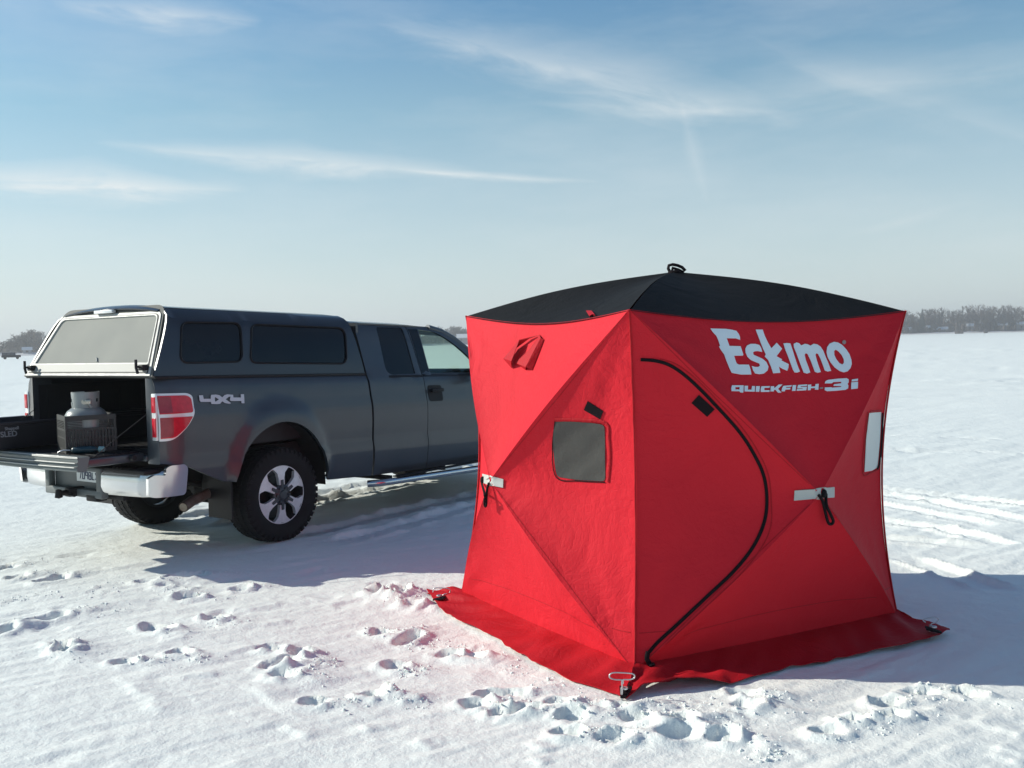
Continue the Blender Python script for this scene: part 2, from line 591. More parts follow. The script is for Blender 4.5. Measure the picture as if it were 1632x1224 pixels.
PRINTS += zoomed([(0, 380, 80, 390), (100, 467, 320, 447), (130, 412, 300, 395), (430, 270, 520, 280), (470, 330, 515, 335), (865, 398, 1000, 392), (990, 388, 1150, 368),
                  (780, 455, 880, 440), (1375, 265, 1425, 275), (1180, 270, 1240, 265), (370, 467, 410, 470), (1030, 312, 1100, 310)], 2.582, 1000, 1000)
CHURN = zoomed([(350, 190, 110, 2.4), (380, 262, 90, 2.4), (830, 315, 60, 2.4), (140, 205, 60, 2), (30, 225, 60, 2), (230, 400, 45, 2), (570, 330, 50, 2), (560, 465, 55, 2),
                (740, 450, 35, 2), (1230, 465, 70, 2), (1260, 612, 60, 2), (1440, 585, 40, 2), (1540, 490, 60, 2), (700, 190, 90, 2), (1550, 605, 50, 2)], 2.331, 0, 860)
CHURN = [(a, b, c * 2.331 / 2.331, 0) for a, b, c, _ in CHURN]
CH = []
for (cx, cy, r_, sc, ox, oy) in (
        [(x, y, r_, 2.331, 0, 860) for x, y, r_ in ((350, 190, 110), (380, 262, 90), (830, 315, 60), (140, 205, 60), (30, 225, 60), (230, 400, 45), (580, 330, 50), (560, 465, 50), (740, 450, 35), (1210, 465, 70), (1260, 612, 60), (1440, 582, 35), (1540, 490, 60), (700, 190, 90), (1550, 605, 50), (1420, 335, 60), (1480, 215, 60))] +
        [(x, y, r_, 3.364, 560, 860) for x, y, r_ in ((850, 890, 130), (640, 570, 110), (860, 690, 80), (1350, 920, 150), (1190, 900, 80), (1320, 1070, 90), (430, 560, 120), (160, 490, 80), (350, 690, 80), (230, 300, 110), (1080, 760, 90))] +
        [(x, y, r_, 2.582, 1000, 1000) for x, y, r_ in ((250, 350, 170), (420, 400, 160), (600, 290, 80), (1010, 425, 80), (860, 465, 70), (1270, 275, 100), (100, 330, 130), (1100, 315, 60), (550, 540, 80), (620, 540, 80))]):
    c = gp(cx / sc + ox, cy / sc + oy)
    w = (gp((cx + r_) / sc + ox, cy / sc + oy) - c).length
    CH.append((c.x, c.y, w))
# low drift ridges and vehicle ruts
RIDGES = zoomed([(440, 510, 605, 660), (900, 530, 1090, 645), (1050, 680, 1150, 745), (850, 275, 1060, 228), (800, 435, 960, 398), (600, 520, 820, 505), (580, 380, 700, 370), (650, 300, 760, 298), (960, 320, 1080, 300)], 2.331, 0, 860)
RIDGES += zoomed([(1230, 340, 1400, 380), (1400, 380, 1640, 465), (1500, 500, 1640, 540), (1500, 530, 1640, 575), (540, 490, 600, 540), (690, 520, 760, 560)], 2.582, 1000, 1000)
RIDGES += zoomed([(950, 1090, 1060, 1150), (60, 985, 110, 1030), (970, 1180, 1040, 1224), (330, 1080, 440, 1130)], 3.364, 560, 860)
RUTS = zoomed([(-30, 695, 650, 775), (650, 775, 760, 788), (-30, 722, 300, 768), (300, 768, 760, 868), (-30, 858, 340, 905), (340, 905, 580, 965), (190, 1070, 550, 1188),
               (40, 430, 600, 455), (40, 145, 760, 156), (-10, 505, 340, 520), (440, 515, 760, 530), (60, 960, 400, 985), (-30, 770, 500, 870)], 3.22, 1400, 560)


_rp = random.Random(21)
OLD = []
for _ in range(14):
    px_, py_ = _rp.uniform(0, 640), _rp.uniform(880, 1010)
    c_ = gp(px_, py_); a_ = _rp.gauss(0.15, 0.5)
    OLD.append((c_.x, c_.y, a_, _rp.uniform(.08, .12), _rp.uniform(.008, .014)))


def snow_height(x, y):
    r = np.hypot(x, y)
    z = 0.035 * fbm(x * 0.35, y * 0.35, 3, 3)
    z = z * np.clip(1.2 - r / 60, 0.0, 1) + 0.10 * fbm(x * 0.06, y * 0.06, 8, 2) * np.clip((r - 15) / 30, 0, 1)
    near = np.clip(1.6 - r / 28, 0, 1)
    # wind ripples, long in one direction
    ca, sa = math.cos(0.62), math.sin(0.62)
    u = x * ca + y * sa; v = -x * sa + y * ca
    rp = fbm(u * 0.9, v * 5.0, 21, 4, 0.55)
    z = z + near * 0.013 * rp * (0.35 + 1.6 * np.clip(fbm(x * 0.5, y * 0.5, 33, 2) + 0.3, 0, 1))
    z = z + near * 0.006 * np.clip(fbm(u * 3.0, v * 12.0, 41, 3, 0.6), -0.1, 1)
    z = z + near * 0.0050 * fbm(u * 2.0, v * 14.0, 47, 3, 0.55) * np.clip(0.4 + 3 * fbm(x * 0.7, y * 0.7, 49, 2), 0, 1.4)
    z = z + near * 0.004 * fbm(x * 9, y * 9, 55, 4, 0.6)
    # wind-cut scarps far out on the lake
    far = np.clip((r - 9) / 15, 0, 1) * np.clip(2.2 - r / 90, 0, 1)
    q = fbm(x * 0.25, y * 1.1, 61, 4, 0.6)
    z = z + far * 0.06 * np.tanh(q * 5) * np.clip(fbm(x * 0.08, y * 0.1, 71, 2) + 0.35, 0, 1)

    def seg(ax, ay, bx, by):
        dx, dy = bx - ax, by - ay
        L = math.hypot(dx, dy) + 1e-6
        t = ((x - ax) * dx + (y - ay) * dy) / L
        d = (-(x - ax) * dy + (y - ay) * dx) / L
        return t, d, L

    jig = 0.020 * fbm(x * 14, y * 14, 77, 3, 0.6)
    rough = np.zeros_like(z)
    for (cx, cy, w) in CH:
        k = np.abs(x - cx) + np.abs(y - cy) < 4 * w
        if not k.any():
            continue
        d2 = ((x[k] - cx) ** 2 + (y[k] - cy) ** 2) / (w * w)
        rough[k] = np.maximum(rough[k], np.exp(-d2 * 1.1))
    lump = np.abs(fbm(x * 17, y * 17, 91, 4, 0.7))
    crumb = np.clip(vn(x * 30, y * 30, 95) - 0.12, 0, 0.16) + np.clip(vn(x * 60, y * 60, 96) - 0.2, 0, 1) * 0.5
    pit = np.clip(-fbm(x * 8, y * 8, 99, 4, 0.6) - 0.12, 0, 1)
    z = z + np.clip(rough * 1.3 + 0.25 * fbm(x * 9, y * 9, 93, 3) - 0.25, 0, 1) * (0.022 * (lump - 0.14) + 0.014 * crumb - 0.020 * pit)
    for (x0, y0, x1, y1) in PRINTS:
        a = gp(x0, y0); b = gp(x1, y1)
        c = (a + b) / 2
        k = np.hypot(x - c.x, y - c.y) < 1.0
        if not k.any():
            continue
        dx, dy = b.x - a.x, b.y - a.y
        L = math.hypot(dx, dy) + 1e-6
        hl = max(L / 2 - 0.02, 0.07); hw = 0.058 if L > 0.2 else 0.05
        t = ((x[k] - c.x) * dx + (y[k] - c.y) * dy) / L; d = (-(x[k] - c.x) * dy + (y[k] - c.y) * dx) / L
        q = np.hypot(np.maximum(np.abs(t) - (hl - hw), 0), d) + jig[k]
        s_ = np.clip((q - hw * 0.82) / (hw * 0.30), 0, 1); s_ = s_ * s_ * (3 - 2 * s_)
        dep = 0.045 if L > 0.2 else 0.038
        hole = -dep * (1 - s_) * (0.85 + 0.6 * fbm(x[k] * 20, y[k] * 20, 111, 2))
        rim = 0.016 * np.exp(-((q - hw * 1.35) / 0.030) ** 2) * (0.3 + 2.0 * np.clip(vn(x[k] * 16, y[k] * 16, 121) + 0.3, 0, 1))
        # crumbs kicked out past the toe
        kt = np.exp(-(((t - hl - 0.08) / 0.11) ** 2 + (d / 0.08) ** 2)) * (0.016 + 0.04 * crumb[k])
        z[k] = z[k] + hole + rim + kt
    for (ox, oy, oa, ol, od) in OLD:
        k = np.hypot(x - ox, y - oy) < 0.5
        if not k.any():
            continue
        t = (x[k] - ox) * math.cos(oa) + (y[k] - oy) * math.sin(oa); d = -(x[k] - ox) * math.sin(oa) + (y[k] - oy) * math.cos(oa)
        q = np.hypot(np.maximum(np.abs(t) - (ol - .05), 0), d) + jig[k] * 0.8
        s_ = np.clip((q - .035) / .035, 0, 1); s_ = s_ * s_ * (3 - 2 * s_)
        z[k] = z[k] - od * (1 - s_) + od * 0.4 * np.exp(-((q - .085) / .025) ** 2) * np.clip(0.5 + 2 * vn(x[k] * 12, y[k] * 12, 171), 0, 1.5)
    for (x0, y0, x1, y1) in RIDGES:
        a = gp(x0, y0); b = gp(x1, y1)
        t, d, L = seg(a.x, a.y, b.x, b.y)
        d = d + 0.05 * vn(t * 6, t * 0 + 3.3, 5) + 0.02 * vn(t * 19, t * 0 + 1.3, 6)
        en = np.clip(t / (0.25 * L), 0, 1) * np.clip((L - t) / (0.12 * L), 0, 1)
        z = z + 0.013 * en * np.where(d > 0, np.exp(-(d / 0.10) ** 2), np.exp(-(d / 0.022) ** 2)) * (0.7 + 0.6 * vn(t * 12, d * 20, 6))
    for (x0, y0, x1, y1) in RUTS:
        a = gp(x0, y0); b = gp(x1, y1)
        t, d, L = seg(a.x, a.y, b.x, b.y)
        en = np.clip(t / 0.2 + 1, 0, 1) * np.clip((L - t) / 0.2 + 1, 0, 1)
        w = 0.11 + 0.02 * vn(t * 3, t * 0, 7)
        tr_ = -0.022 * (np.clip((w - np.abs(d)) / 0.035, 0, 1)) + 0.026 * np.exp(-((np.abs(d) - w - 0.02) / 0.022) ** 2) * (0.7 + 0.8 * vn(t * 9, d * 9, 8))
        tr_ = tr_ * (1 + 0.3 * vn(t * 16, d * 16, 9))
        z = z + en * tr_
    # wheel ruts of the truck itself
    c_, s_ = math.cos(TRYAW), math.sin(TRYAW)
    X = (x - TRX) * c_ + (y - TRY) * s_; Y = -(x - TRX) * s_ + (y - TRY) * c_
    for yy, o in ((-.84, 0.0), (.84, 0.0), (-1.35, .3), (.3, 1.2), (1.5, .5)):
        d = Y - yy - o * 0.12 * (X - 1)
        w = 0.15
        en = np.clip((X - 0.1) / 0.5, 0, 1) * np.clip((14 - X) / 3, 0, 1)
        tread = 0.010 * np.sign(np.sin(X * 62 + np.abs(d) * 30))
        z = z + en * (np.clip((w - np.abs(d)) / 0.04, 0, 1) * (-0.030 + tread) + 0.026 * np.exp(-((np.abs(d) - w - 0.04) / 0.035) ** 2) * np.clip(0.5 + 2.0 * fbm(X * 5, d * 5, 131, 3), 0, 2))
    side = np.exp(-((Y + 1.6) / 0.8) ** 2) * np.clip((X - 0.5) / 1.0, 0, 1) * np.clip((9 - X) / 2, 0, 1)
    z = z + side * (0.025 * np.abs(fbm(x * 5, y * 5, 141, 4, 0.6)) + 0.03 * crumb)
    # flat under the tent and under the tyres
    FR = (BASE[2] - BASE[1]).normalized(); FL = (BASE[0] - BASE[1]).normalized()
    a = np.abs((x - CEN.x) * FR.x + (y - CEN.y) * FR.y); b = np.abs((x - CEN.x) * FL.x + (y - CEN.y) * FL.y)
    inside = np.clip((1.20 - np.maximum(a, b)) / 0.16, 0, 1)
    z = z * (1 - inside)
    for wx, wy in ((0, .84), (0, -.84), (3.66, .84), (3.66, -.84)):
        p = tw(wx, wy)
        k = np.clip(1.5 - np.hypot(x - p.x, y - p.y) / 0.26, 0, 1)
        z = z * (1 - k) + 0.004 * k
    return z


def make_ground():
    rs = [1.4]
    while rs[-1] < 11: rs.append(rs[-1] * 1.0036)
    while rs[-1] < 40: rs.append(rs[-1] * 1.007)
    while rs[-1] < 9000: rs.append(rs[-1] * 1.035)
    rs = np.array(rs)
    th = np.concatenate([np.arange(-0.72, 0.72, 0.0036), np.linspace(0.72, 2 * PI - 0.72, 70)[:-1]])
    nr, na = len(rs), len(th)
    R_, T_ = np.meshgrid(rs, th, indexing='ij')
    x = (R_ * np.sin(T_)).ravel(); y = (R_ * np.cos(T_)).ravel()
    z = snow_height(x, y)
    me = bpy.data.meshes.new('snow_ground')
    nv = nr * na + 1
    co = np.zeros((nv, 3), np.float32)
    co[:-1, 0] = x; co[:-1, 1] = y; co[:-1, 2] = z
    i = np.arange(nr - 1)[:, None] * na; j = np.arange(na)[None, :]; j2 = (j + 1) % na
    q = np.stack([(i + j), (i + na + j), (i + na + j2), (i + j2)], -1).reshape(-1, 4)
    tri = np.stack([np.full(na, nv - 1), np.arange(na), (np.arange(na) + 1) % na], -1)
    me.vertices.add(nv); me.vertices.foreach_set('co', co.ravel())
    lv = np.concatenate([q.ravel(), tri.ravel()]).astype(np.int32)
    me.loops.add(len(lv)); me.loops.foreach_set('vertex_index', lv)
    ls = np.concatenate([np.arange(len(q)) * 4, len(q) * 4 + np.arange(len(tri)) * 3]).astype(np.int32)
    me.polygons.add(len(ls)); me.polygons.foreach_set('loop_start', ls)
    me.polygons.foreach_set('use_smooth', np.ones(len(ls), bool))
    me.update(calc_edges=True); me.validate()
    mt = bpy.data.materials.new('snow'); mt.use_nodes = True
    nt = NT(mt.node_tree); b = mt.node_tree.nodes['Principled BSDF']
    b.inputs['Roughness'].default_value = 0.55
    b.inputs['Specular IOR Level'].default_value = 0.3
    tcn = nt.n('ShaderNodeTexCoord')
    n1 = nt.n('ShaderNodeTexNoise', i_Scale=0.9, i_Detail=8.0, i_Roughness=0.65)
    n2 = nt.n('ShaderNodeTexNoise', i_Scale=55.0, i_Detail=6.0, i_Roughness=0.75)
    n4 = nt.n('ShaderNodeTexNoise', i_Scale=11.0, i_Detail=6.0, i_Roughness=0.65)
    for n_ in (n1, n2, n4): nt.l(tcn.outputs['Object'], n_.inputs['Vector'])
    nt.l(nt.mix(nt.m('MULTIPLY_ADD', n1.outputs[0], 2.0, -0.5, clamp=True), (0.86, 0.895, 0.855), (0.81, 0.845, 0.81)), b.inputs['Base Color'])
    bp1 = nt.n('ShaderNodeBump', i_Strength=0.55, i_Distance=0.006)
    nt.l(n2.outputs[0], bp1.inputs['Height'])
    bp2 = nt.n('ShaderNodeBump', i_Strength=0.6, i_Distance=0.02)
    nt.l(n4.outputs[0], bp2.inputs['Height']); nt.l(bp1.outputs[0], bp2.inputs['Normal'])
    nt.l(bp2.outputs[0], b.inputs['Normal'])
    me.materials.append(mt)
    o = bpy.data.objects.new('snow_ground', me)
    COL.objects.link(o)
    tag(o, 'wind blown snow over the frozen lake with boot prints and tyre ruts', 'snow', kind='structure')
    return o


make_ground()


# loose snow crumbs kicked up by boots
def make_crumbs():
    rg = random.Random(5)
    P = []
    for (cx, cy, w) in CH:
        for _ in range(int(14 + 70 * w)):
            a = rg.uniform(0, 2 * PI); q = w * math.sqrt(rg.random()) * 1.2
            P.append((cx + q * math.cos(a), cy + q * math.sin(a), rg.choice((.003, .004, .004, .005, .006, .009)) * rg.uniform(.7, 1.3)))
    for (x0, y0, x1, y1) in PRINTS:
        a = gp(x0, y0); b = gp(x1, y1); d = (b - a); d.normalize()
        for _ in range(8):
            c = b + d * rg.uniform(0.0, .22) + Vector((rg.gauss(0, .05), rg.gauss(0, .05), 0))
            P.append((c.x, c.y, rg.uniform(.003, .008)))
    xs = np.array([p[0] for p in P]); ys = np.array([p[1] for p in P]); zs = snow_height(xs, ys)
    FR = (BASE[2] - BASE[1]).normalized(); FL = (BASE[0] - BASE[1]).normalized()
    mb = MB()
    ico = [Vector(v).normalized() for v in ((0, 1, 1.6), (0, -1, 1.6), (0, 1, -1.6), (0, -1, -1.6), (1, 1.6, 0), (-1, 1.6, 0), (1, -1.6, 0), (-1, -1.6, 0), (1.6, 0, 1), (-1.6, 0, 1), (1.6, 0, -1), (-1.6, 0, -1))]
    fc = [(0, 1, 8), (0, 8, 4), (0, 4, 5), (0, 5, 9), (0, 9, 1), (1, 6, 8), (8, 6, 10), (8, 10, 4), (4, 10, 2), (4, 2, 5), (5, 2, 11), (5, 11, 9), (9, 11, 7), (9, 7, 1), (1, 7, 6), (3, 6, 7), (3, 7, 11), (3, 11, 2), (3, 2, 10), (3, 10, 6)]
    for i_, (x, y, r_) in enumerate(P):
        if max(abs((x - CEN.x) * FR.x + (y - CEN.y) * FR.y), abs((x - CEN.x) * FL.x + (y - CEN.y) * FL.y)) < 1.17: continue
        c = Vector((x, y, float(zs[i_]) + r_ * .25))
        mb.add([c + Vector((v.x * r_ * rg.uniform(.6, 1.3), v.y * r_ * rg.uniform(.6, 1.3), v.z * r_ * rg.uniform(.5, 1.0))) for v in ico], fc)
    o = mb.build('snow_crumbs', bpy.data.materials['snow'])
    tag(o, 'loose crumbs of snow kicked up around the boot prints', 'snow crumbs', kind='stuff')


make_crumbs()


# ------------------------------------------------------------------ tent
tent = empty('ice_shelter', (CEN.x, CEN.y, 0))
tag(tent, 'red pop-up ice fishing tent with black roof and white lettering on its side', 'tent')
OFF = Vector((CEN.x, CEN.y, 0))


def horiz(a):
    return Vector((a.x, a.y, 0)).normalized()


def corner_edge(i, u):
    p = BASE[i].lerp(TOPC[i], u)
    inw = horiz(CEN - BASE[i])
    p = p + inw * (0.105 * math.sin(PI * u) ** 0.9)
    return p


def top_edge(i, t):
    j = (i + 1) % 4
    p = TOPC[i].lerp(TOPC[j], t)
    s_ = math.sin(PI * t)
    return p + Vector((0, 0, -0.058 * s_)) + horiz(CEN - (TOPC[i] + TOPC[j]) / 2) * 0.03 * s_


def bot_edge(i, t):
    j = (i + 1) % 4
    p = BASE[i].lerp(BASE[j], t)
    s_ = math.sin(PI * t)
    return p + Vector((0, 0, -0.01 * s_)) + horiz((BASE[i] + BASE[j]) / 2 - CEN) * 0.03 * s_


HUB_OUT = [0.27, 0.31, 0.28, 0.28]
HUB_Z = [0.0] * 4
for i in range(4):
    n_ = horiz((BASE[i] + BASE[(i + 1) % 4]) / 2 - CEN)
    hm = (BASE[i] + BASE[(i + 1) % 4]) / 2 + n_ * HUB_OUT[i]
    HUB_Z[i] = dp(785, 766, hm.y).z if i == 0 else (dp(1308, 788, hm.y).z if i == 1 else 0.86)
    HUB_Z[i] = HUB_Z[i]


def wall(i):
    j = (i + 1) % 4
    n_ = horiz((BASE[i] + BASE[j]) / 2 - CEN)
    m_ = (BASE[i] + BASE[j]) / 2
    hub = Vector((m_.x, m_.y, HUB_Z[i])) + n_ * HUB_OUT[i]
    edges = [lambda t: top_edge(i, t), lambda t: corner_edge(j, 1 - t), lambda t: bot_edge(i, 1 - t), lambda t: corner_edge(i, t)]
    mb = MB()
    ns, nt_ = 40, 40
    rr = random.Random(i * 5 + 1)
    for e, E_ in enumerate(edges):
        vs = []; fs = []
        for a in range(ns + 1):
            s_ = a / ns
            for b in range(nt_ + 1):
                t = b / nt_
                ed = E_(t)
                p = hub + (ed - hub) * s_
                bowp = 0.030 * math.sin(PI * s_)
                sg = math.sin(PI * t) ** 0.8
                p = p + n_ * (bowp * (1 - sg) - 0.035 * math.sin(PI * s_ * 0.9 + 0.1) * sg * (1.0 if e != 0 else 0.7))
                # creases that run out of the corners and the hub
                for kk, tc_ in ((0, TOPC[i]), (1, TOPC[j]), (2, BASE[i]), (3, BASE[j])):
                    dv = p - tc_; dd = dv.length
                    if dd < 0.7:
                        ang = math.atan2(dv.z, dv.x * n_.y - dv.y * n_.x)
                        am = 0.0038 * math.sin(PI * min(1, dd / 0.7)) * min(1, (1 - s_) * 5)
                        p = p + n_ * am * math.sin(ang * 19 + kk * 1.7 + i)
                # horizontal seam near the foot
                vs.append(p - OFF)
        for a in range(ns):
            for b in range(nt_):
                k = a * (nt_ + 1) + b
                fs.append((k, k + 1, k + nt_ + 2, k + nt_ + 1))
        mb.add(vs, fs)
    me = mb
    o = me.build('wall_panel', M_RED, tent)
    bm = bmesh.new(); bm.from_mesh(o.data)
    bmesh.ops.remove_doubles(bm, verts=bm.verts[:], dist=0.0006)
    bmesh.ops.recalc_face_normals(bm, faces=bm.faces[:])
    # make sure the outside faces outwards
    f0 = max(bm.faces, key=lambda f: f.calc_center_median().dot(n_))
    if f0.normal.dot(n_) < 0:
        bmesh.ops.reverse_faces(bm, faces=bm.faces[:])
    bm.to_mesh(o.data); bm.free()
    o.data.shade_smooth(); o.data.set_sharp_from_angle(angle=rad(9))
    return o


walls = [wall(i) for i in range(4)]
WBVH = []
for o in walls:
    vs = [v.co + OFF for v in o.data.vertices]; fs = [tuple(p.vertices) for p in o.data.polygons]
    WBVH.append(BVHTree.FromPolygons(vs, fs))


def cast(px, py, trees, off=0.004):
    d = ray(px, py)
    best = None
    for t in trees:
        h = t.ray_cast(CAMPOS, d)
        if h[0] is not None and (best is None or h[3] < best[3]):
            best = h
    if best is None:
        # just past the silhouette: take the nearest point of the surface to the ray
        for s_ in np.linspace(4, 8, 80):
            q = CAMPOS + d * float(s_)
            for t in trees:
                h = t.find_nearest(q)
                if best is None or h[3] < best[3]:
                    best = h
    n_ = best[1]
    if n_.dot(d) > 0: n_ = -n_
    return best[0] + n_ * off, n_


def patch(name, poly, trees, m_, parent, off=0.005, thick=0.003, step=5.0, holes=(), origin=OFF, bump=None, smooth=40):
    """a piece of cloth, tape or print laid on a surface: outline read off the photo, built at its real place on the surface"""
    cache = {}

    def c(p):
        k = (round(p[0], 4), round(p[1], 4))
        if k not in cache:
            cache[k] = cast(p[0], p[1], trees, 0)
        return cache[k]

    def fr(p):
        q, n_ = c(p)
        o = off + (bump(p) if bump else 0)
        return q + n_ * o - origin

    def bk(p):
        q, n_ = c(p)
        return q + n_ * (off - thick) - origin
    return sheet(name, [tuple(p) for p in poly], [list(h) for h in holes], step, fr, bk, m_, parent, smooth)


def line_on(name, pts, trees, r, m_, parent, off=0.004, n=8, origin=OFF, sub=6):
    P = []; Nn = []
    pts = smooth_line(pts, sub)
    for p in pts:
        q, n_ = cast(p[0], p[1], trees, off)
        P.append(q - origin); Nn.append(n_)
    mb = MB().tube(P, r, n, flat=Nn)
    return mb.build(name, m_, parent, 60)


def smooth_line(pts, sub):
    o = []
    P = [Vector(p) for p in pts]
    for i in range(len(P) - 1):
        a = P[i - 1] if i > 0 else P[i] * 2 - P[i + 1]
        b, c = P[i], P[i + 1]
        d = P[i + 2] if i + 2 < len(P) else c * 2 - b
        for k in range(sub):
            t = k / sub
            o.append(0.5 * ((2 * b) + (c - a) * t + (2 * a - 5 * b + 4 * c - d) * t * t + (3 * b - a - 3 * c + d) * t ** 3))
    o.append(P[-1])
    return o


# seams where the wall panels meet, and the seams of the skirt
for i in (0, 1, 2, 3):
    pts = [corner_edge(i, u / 30) + horiz(BASE[i] - CEN) * 0.002 - OFF for u in range(31)]
    MB().tube(pts, 0.0055, 6).build('corner_piping', M_REDS, tent, 60)

# roof: four panels of one black cover, poles under the ridges
mb = MB()
ns = nt_ = 22
for i in range(4):
    j = (i + 1) % 4
    vs = []; fs = []
    for a in range(ns + 1):
        s_ = a / ns
        for b in range(nt_ + 1):
            t = b / nt_
            ed = top_edge(i, t) + Vector((0, 0, -0.006)) + horiz((TOPC[i] + TOPC[j]) / 2 - CEN) * 0.007
            p = APEX + (ed - APEX) * s_
            rb = 0.037 * math.sin(PI * s_ ** 1.05)
            sg = math.sin(PI * t)
            p = p + Vector((0, 0, rb * (1 - 0.55 * sg)))
            p.z += 0.004 * math.sin(t * 46 + s_ * 5) * math.sin(PI * s_) * (s_ > 0.6) * 0.5
            vs.append(p - OFF)
    for a in range(ns):
        for b in range(nt_):
            k = a * (nt_ + 1) + b
            fs.append((k, k + 1, k + nt_ + 2, k + nt_ + 1))
    mb.add(vs, fs)
roof = mb.build('roof_cover', M_ROOF, tent)
bm = bmesh.new(); bm.from_mesh(roof.data)
bmesh.ops.remove_doubles(bm, verts=bm.verts[:], dist=0.0006)
bmesh.ops.recalc_face_normals(bm, faces=bm.faces[:])
if max(bm.faces, key=lambda f: f.calc_center_median().z).normal.z < 0:
    bmesh.ops.reverse_faces(bm, faces=bm.faces[:])
bm.to_mesh(roof.data); bm.free()
roof.data.shade_smooth(); roof.data.set_sharp_from_angle(angle=rad(14))
# pull loop on the roof hub
def rp(px, py):
    return dp(px, py, APEX.y) - OFF
MB().tube([rp(1068, 434), rp(1065, 428), rp(1066, 423), rp(1072, 421.5), rp(1080, 423), rp(1087, 426), rp(1092, 431), rp(1089, 434), rp(1081, 430), rp(1072, 427), rp(1071, 434)], 0.010, 6).build('roof_pull_strap', M_WEB, tent, 60)
MB().lathe([(0.001, 0.010), (0.03, 0.008), (0.04, 0.0), (0.04, -0.01)], 20, Matrix.Translation(APEX - OFF)).build('roof_hub_cap', M_WEB, tent, 40)
# red tab on the roof edge
patch('tie_tab', [(935, 498), (944, 498), (952, 508), (943, 510)], [BVHTree.FromPolygons([v.co + OFF for v in roof.data.vertices], [tuple(p.vertices) for p in roof.data.polygons])], M_REDS, tent, 0.012, 0.006, 4)

# skirt lying on the snow
OUTL = [(680, 946), (694, 962), (708.5, 976), (768, 1004), (859, 1058), (911, 1084), (958, 1098), (981, 1106), (994, 1113)]
OUTR = [(997, 1114), (1024, 1104), (1080, 1098), (1147, 1093), (1217, 1073), (1279, 1059), (1329, 1050), (1351, 1045), (1420, 1030), (1489, 1014), (1514, 1003)]


def resample(P, n):
    d = [0]
    for a, b in zip(P, P[1:]): d.append(d[-1] + (b - a).length)
    o = []
    for k in range(n + 1):
        t = d[-1] * k / n; i = 0
        while i < len(P) - 2 and d[i + 1] < t: i += 1
        o.append(P[i].lerp(P[i + 1], (t - d[i]) / max(1e-9, d[i + 1] - d[i])))
    return o


OL = [gp(*p, 0.012) for p in OUTL]; OR_ = [gp(*p, 0.012) for p in OUTR]
SB = Vector((1.335, 7.47, .012))
bl = OR_[-1]; tl = OL[0]
OB1 = [bl, bl.lerp(SB, .25) + Vector((-.05, -.03, 0)), bl.lerp(SB, .6) + Vector((-.07, -.04, 0)), SB]
OB2 = [SB, SB.lerp(tl, .4) + Vector((.03, -.06, 0)), SB.lerp(tl, .8) + Vector((.02, -.04, 0)), tl]
mb = MB()
NS = 120
for i, oc in enumerate([OL, OR_, OB1, OB2]):
    ouT = resample(oc, NS)
    vs = []; fs = []
    for k in range(NS + 1):
        t = k / NS
        ib = bot_edge(i, t); ib.z = 0.055
        for q in range(9):
            s_ = q / 8
            p = ib.lerp(ouT[k], s_)
            p.z = 0.055 * (1 - s_) ** 1.6 + 0.014 + 0.016 * math.sin(PI * s_) * (0.4 + math.sin(t * 21 + i * 2) * 0.5 + 0.5 * math.sin(t * 9 + s_ * 4 + i))
            ce = math.sin(PI * t)
            p = p + horiz(ouT[k] - CEN) * (0.007 * math.sin(t * 47 + i * 2) + 0.006 * math.sin(t * 23 + i)) * s_ * ce
            p.z += 0.005 * math.sin(t * 95 + s_ * 9) * s_ * (0.5 + 0.5 * math.sin(t * 13 + i))
            p.z += 0.014 * math.sin(t * 60 + s_ * 6 + i) * math.sin(PI * s_) * (0.4 + 0.6 * (1 - ce))
            if i == 1 and t < 0.26:                      # turned-up lip near the front corner
                p.z += 0.055 * max(0, s_ - 0.55) / 0.45 * math.sin(PI * min(1, t / 0.26)) ** 0.8
            if i == 0 and t < 0.2:
                p.z += 0.03 * s_ * (1 - t / 0.2)
            vs.append(p - OFF)
    for k in range(NS):
        for q in range(8):
            a = k * 9 + q
            fs.append((a, a + 1, a + 10, a + 9))
    mb.add(vs, fs)
sk = mb.build('skirt', M_REDS, tent)
bm = bmesh.new(); bm.from_mesh(sk.data)
bmesh.ops.remove_doubles(bm, verts=bm.verts[:], dist=0.002)
bmesh.ops.recalc_face_normals(bm, faces=bm.faces[:])
if sum(f.normal.z for f in bm.faces) < 0: bmesh.ops.reverse_faces(bm, faces=bm.faces[:])
bmesh.ops.solidify(bm, geom=bm.faces[:], thickness=0.004)
bm.to_mesh(sk.data); bm.free()
sk.data.shade_smooth(); sk.data.set_sharp_from_angle(angle=rad(50))

# black corner tabs with grommets
for (qx, qy), i in (((995, 1098), 1), ((700, 950), 0), ((1488, 1000), 2)):
    c = gp(qx, qy, 0.05) - OFF
    d = horiz(BASE[i] - CEN)
    s_ = Vector((-d.y, d.x, 0))
    mb = MB()
    z = Vector((0, 0, 1))
    mb.add([c + s_ * .030 - d * .04, c - s_ * .030 - d * .04, c - s_ * .012 + d * .040 - z * .02, c + s_ * .012 + d * .040 - z * .02,
            c + s_ * .030 - d * .04 - z * .01, c - s_ * .030 - d * .04 - z * .01, c - s_ * .012 + d * .040 - z * .03, c + s_ * .012 + d * .040 - z * .03],
           [(0, 1, 2, 3), (7, 6, 5, 4), (0, 4, 5, 1), (1, 5, 6, 2), (2, 6, 7, 3), (3, 7, 4, 0)])
    t_ = mb.build('corner_tab', M_WEB, tent)
    MB().lathe([(0.008, 0.006), (0.016, 0.008), (0.018, 0.003), (0.017, 0)], 14, Matrix.Translation(c), cap=False).build('grommet', M_STEEL, t_, 40)

L_, R__ = [WBVH[0]], [WBVH[1]]
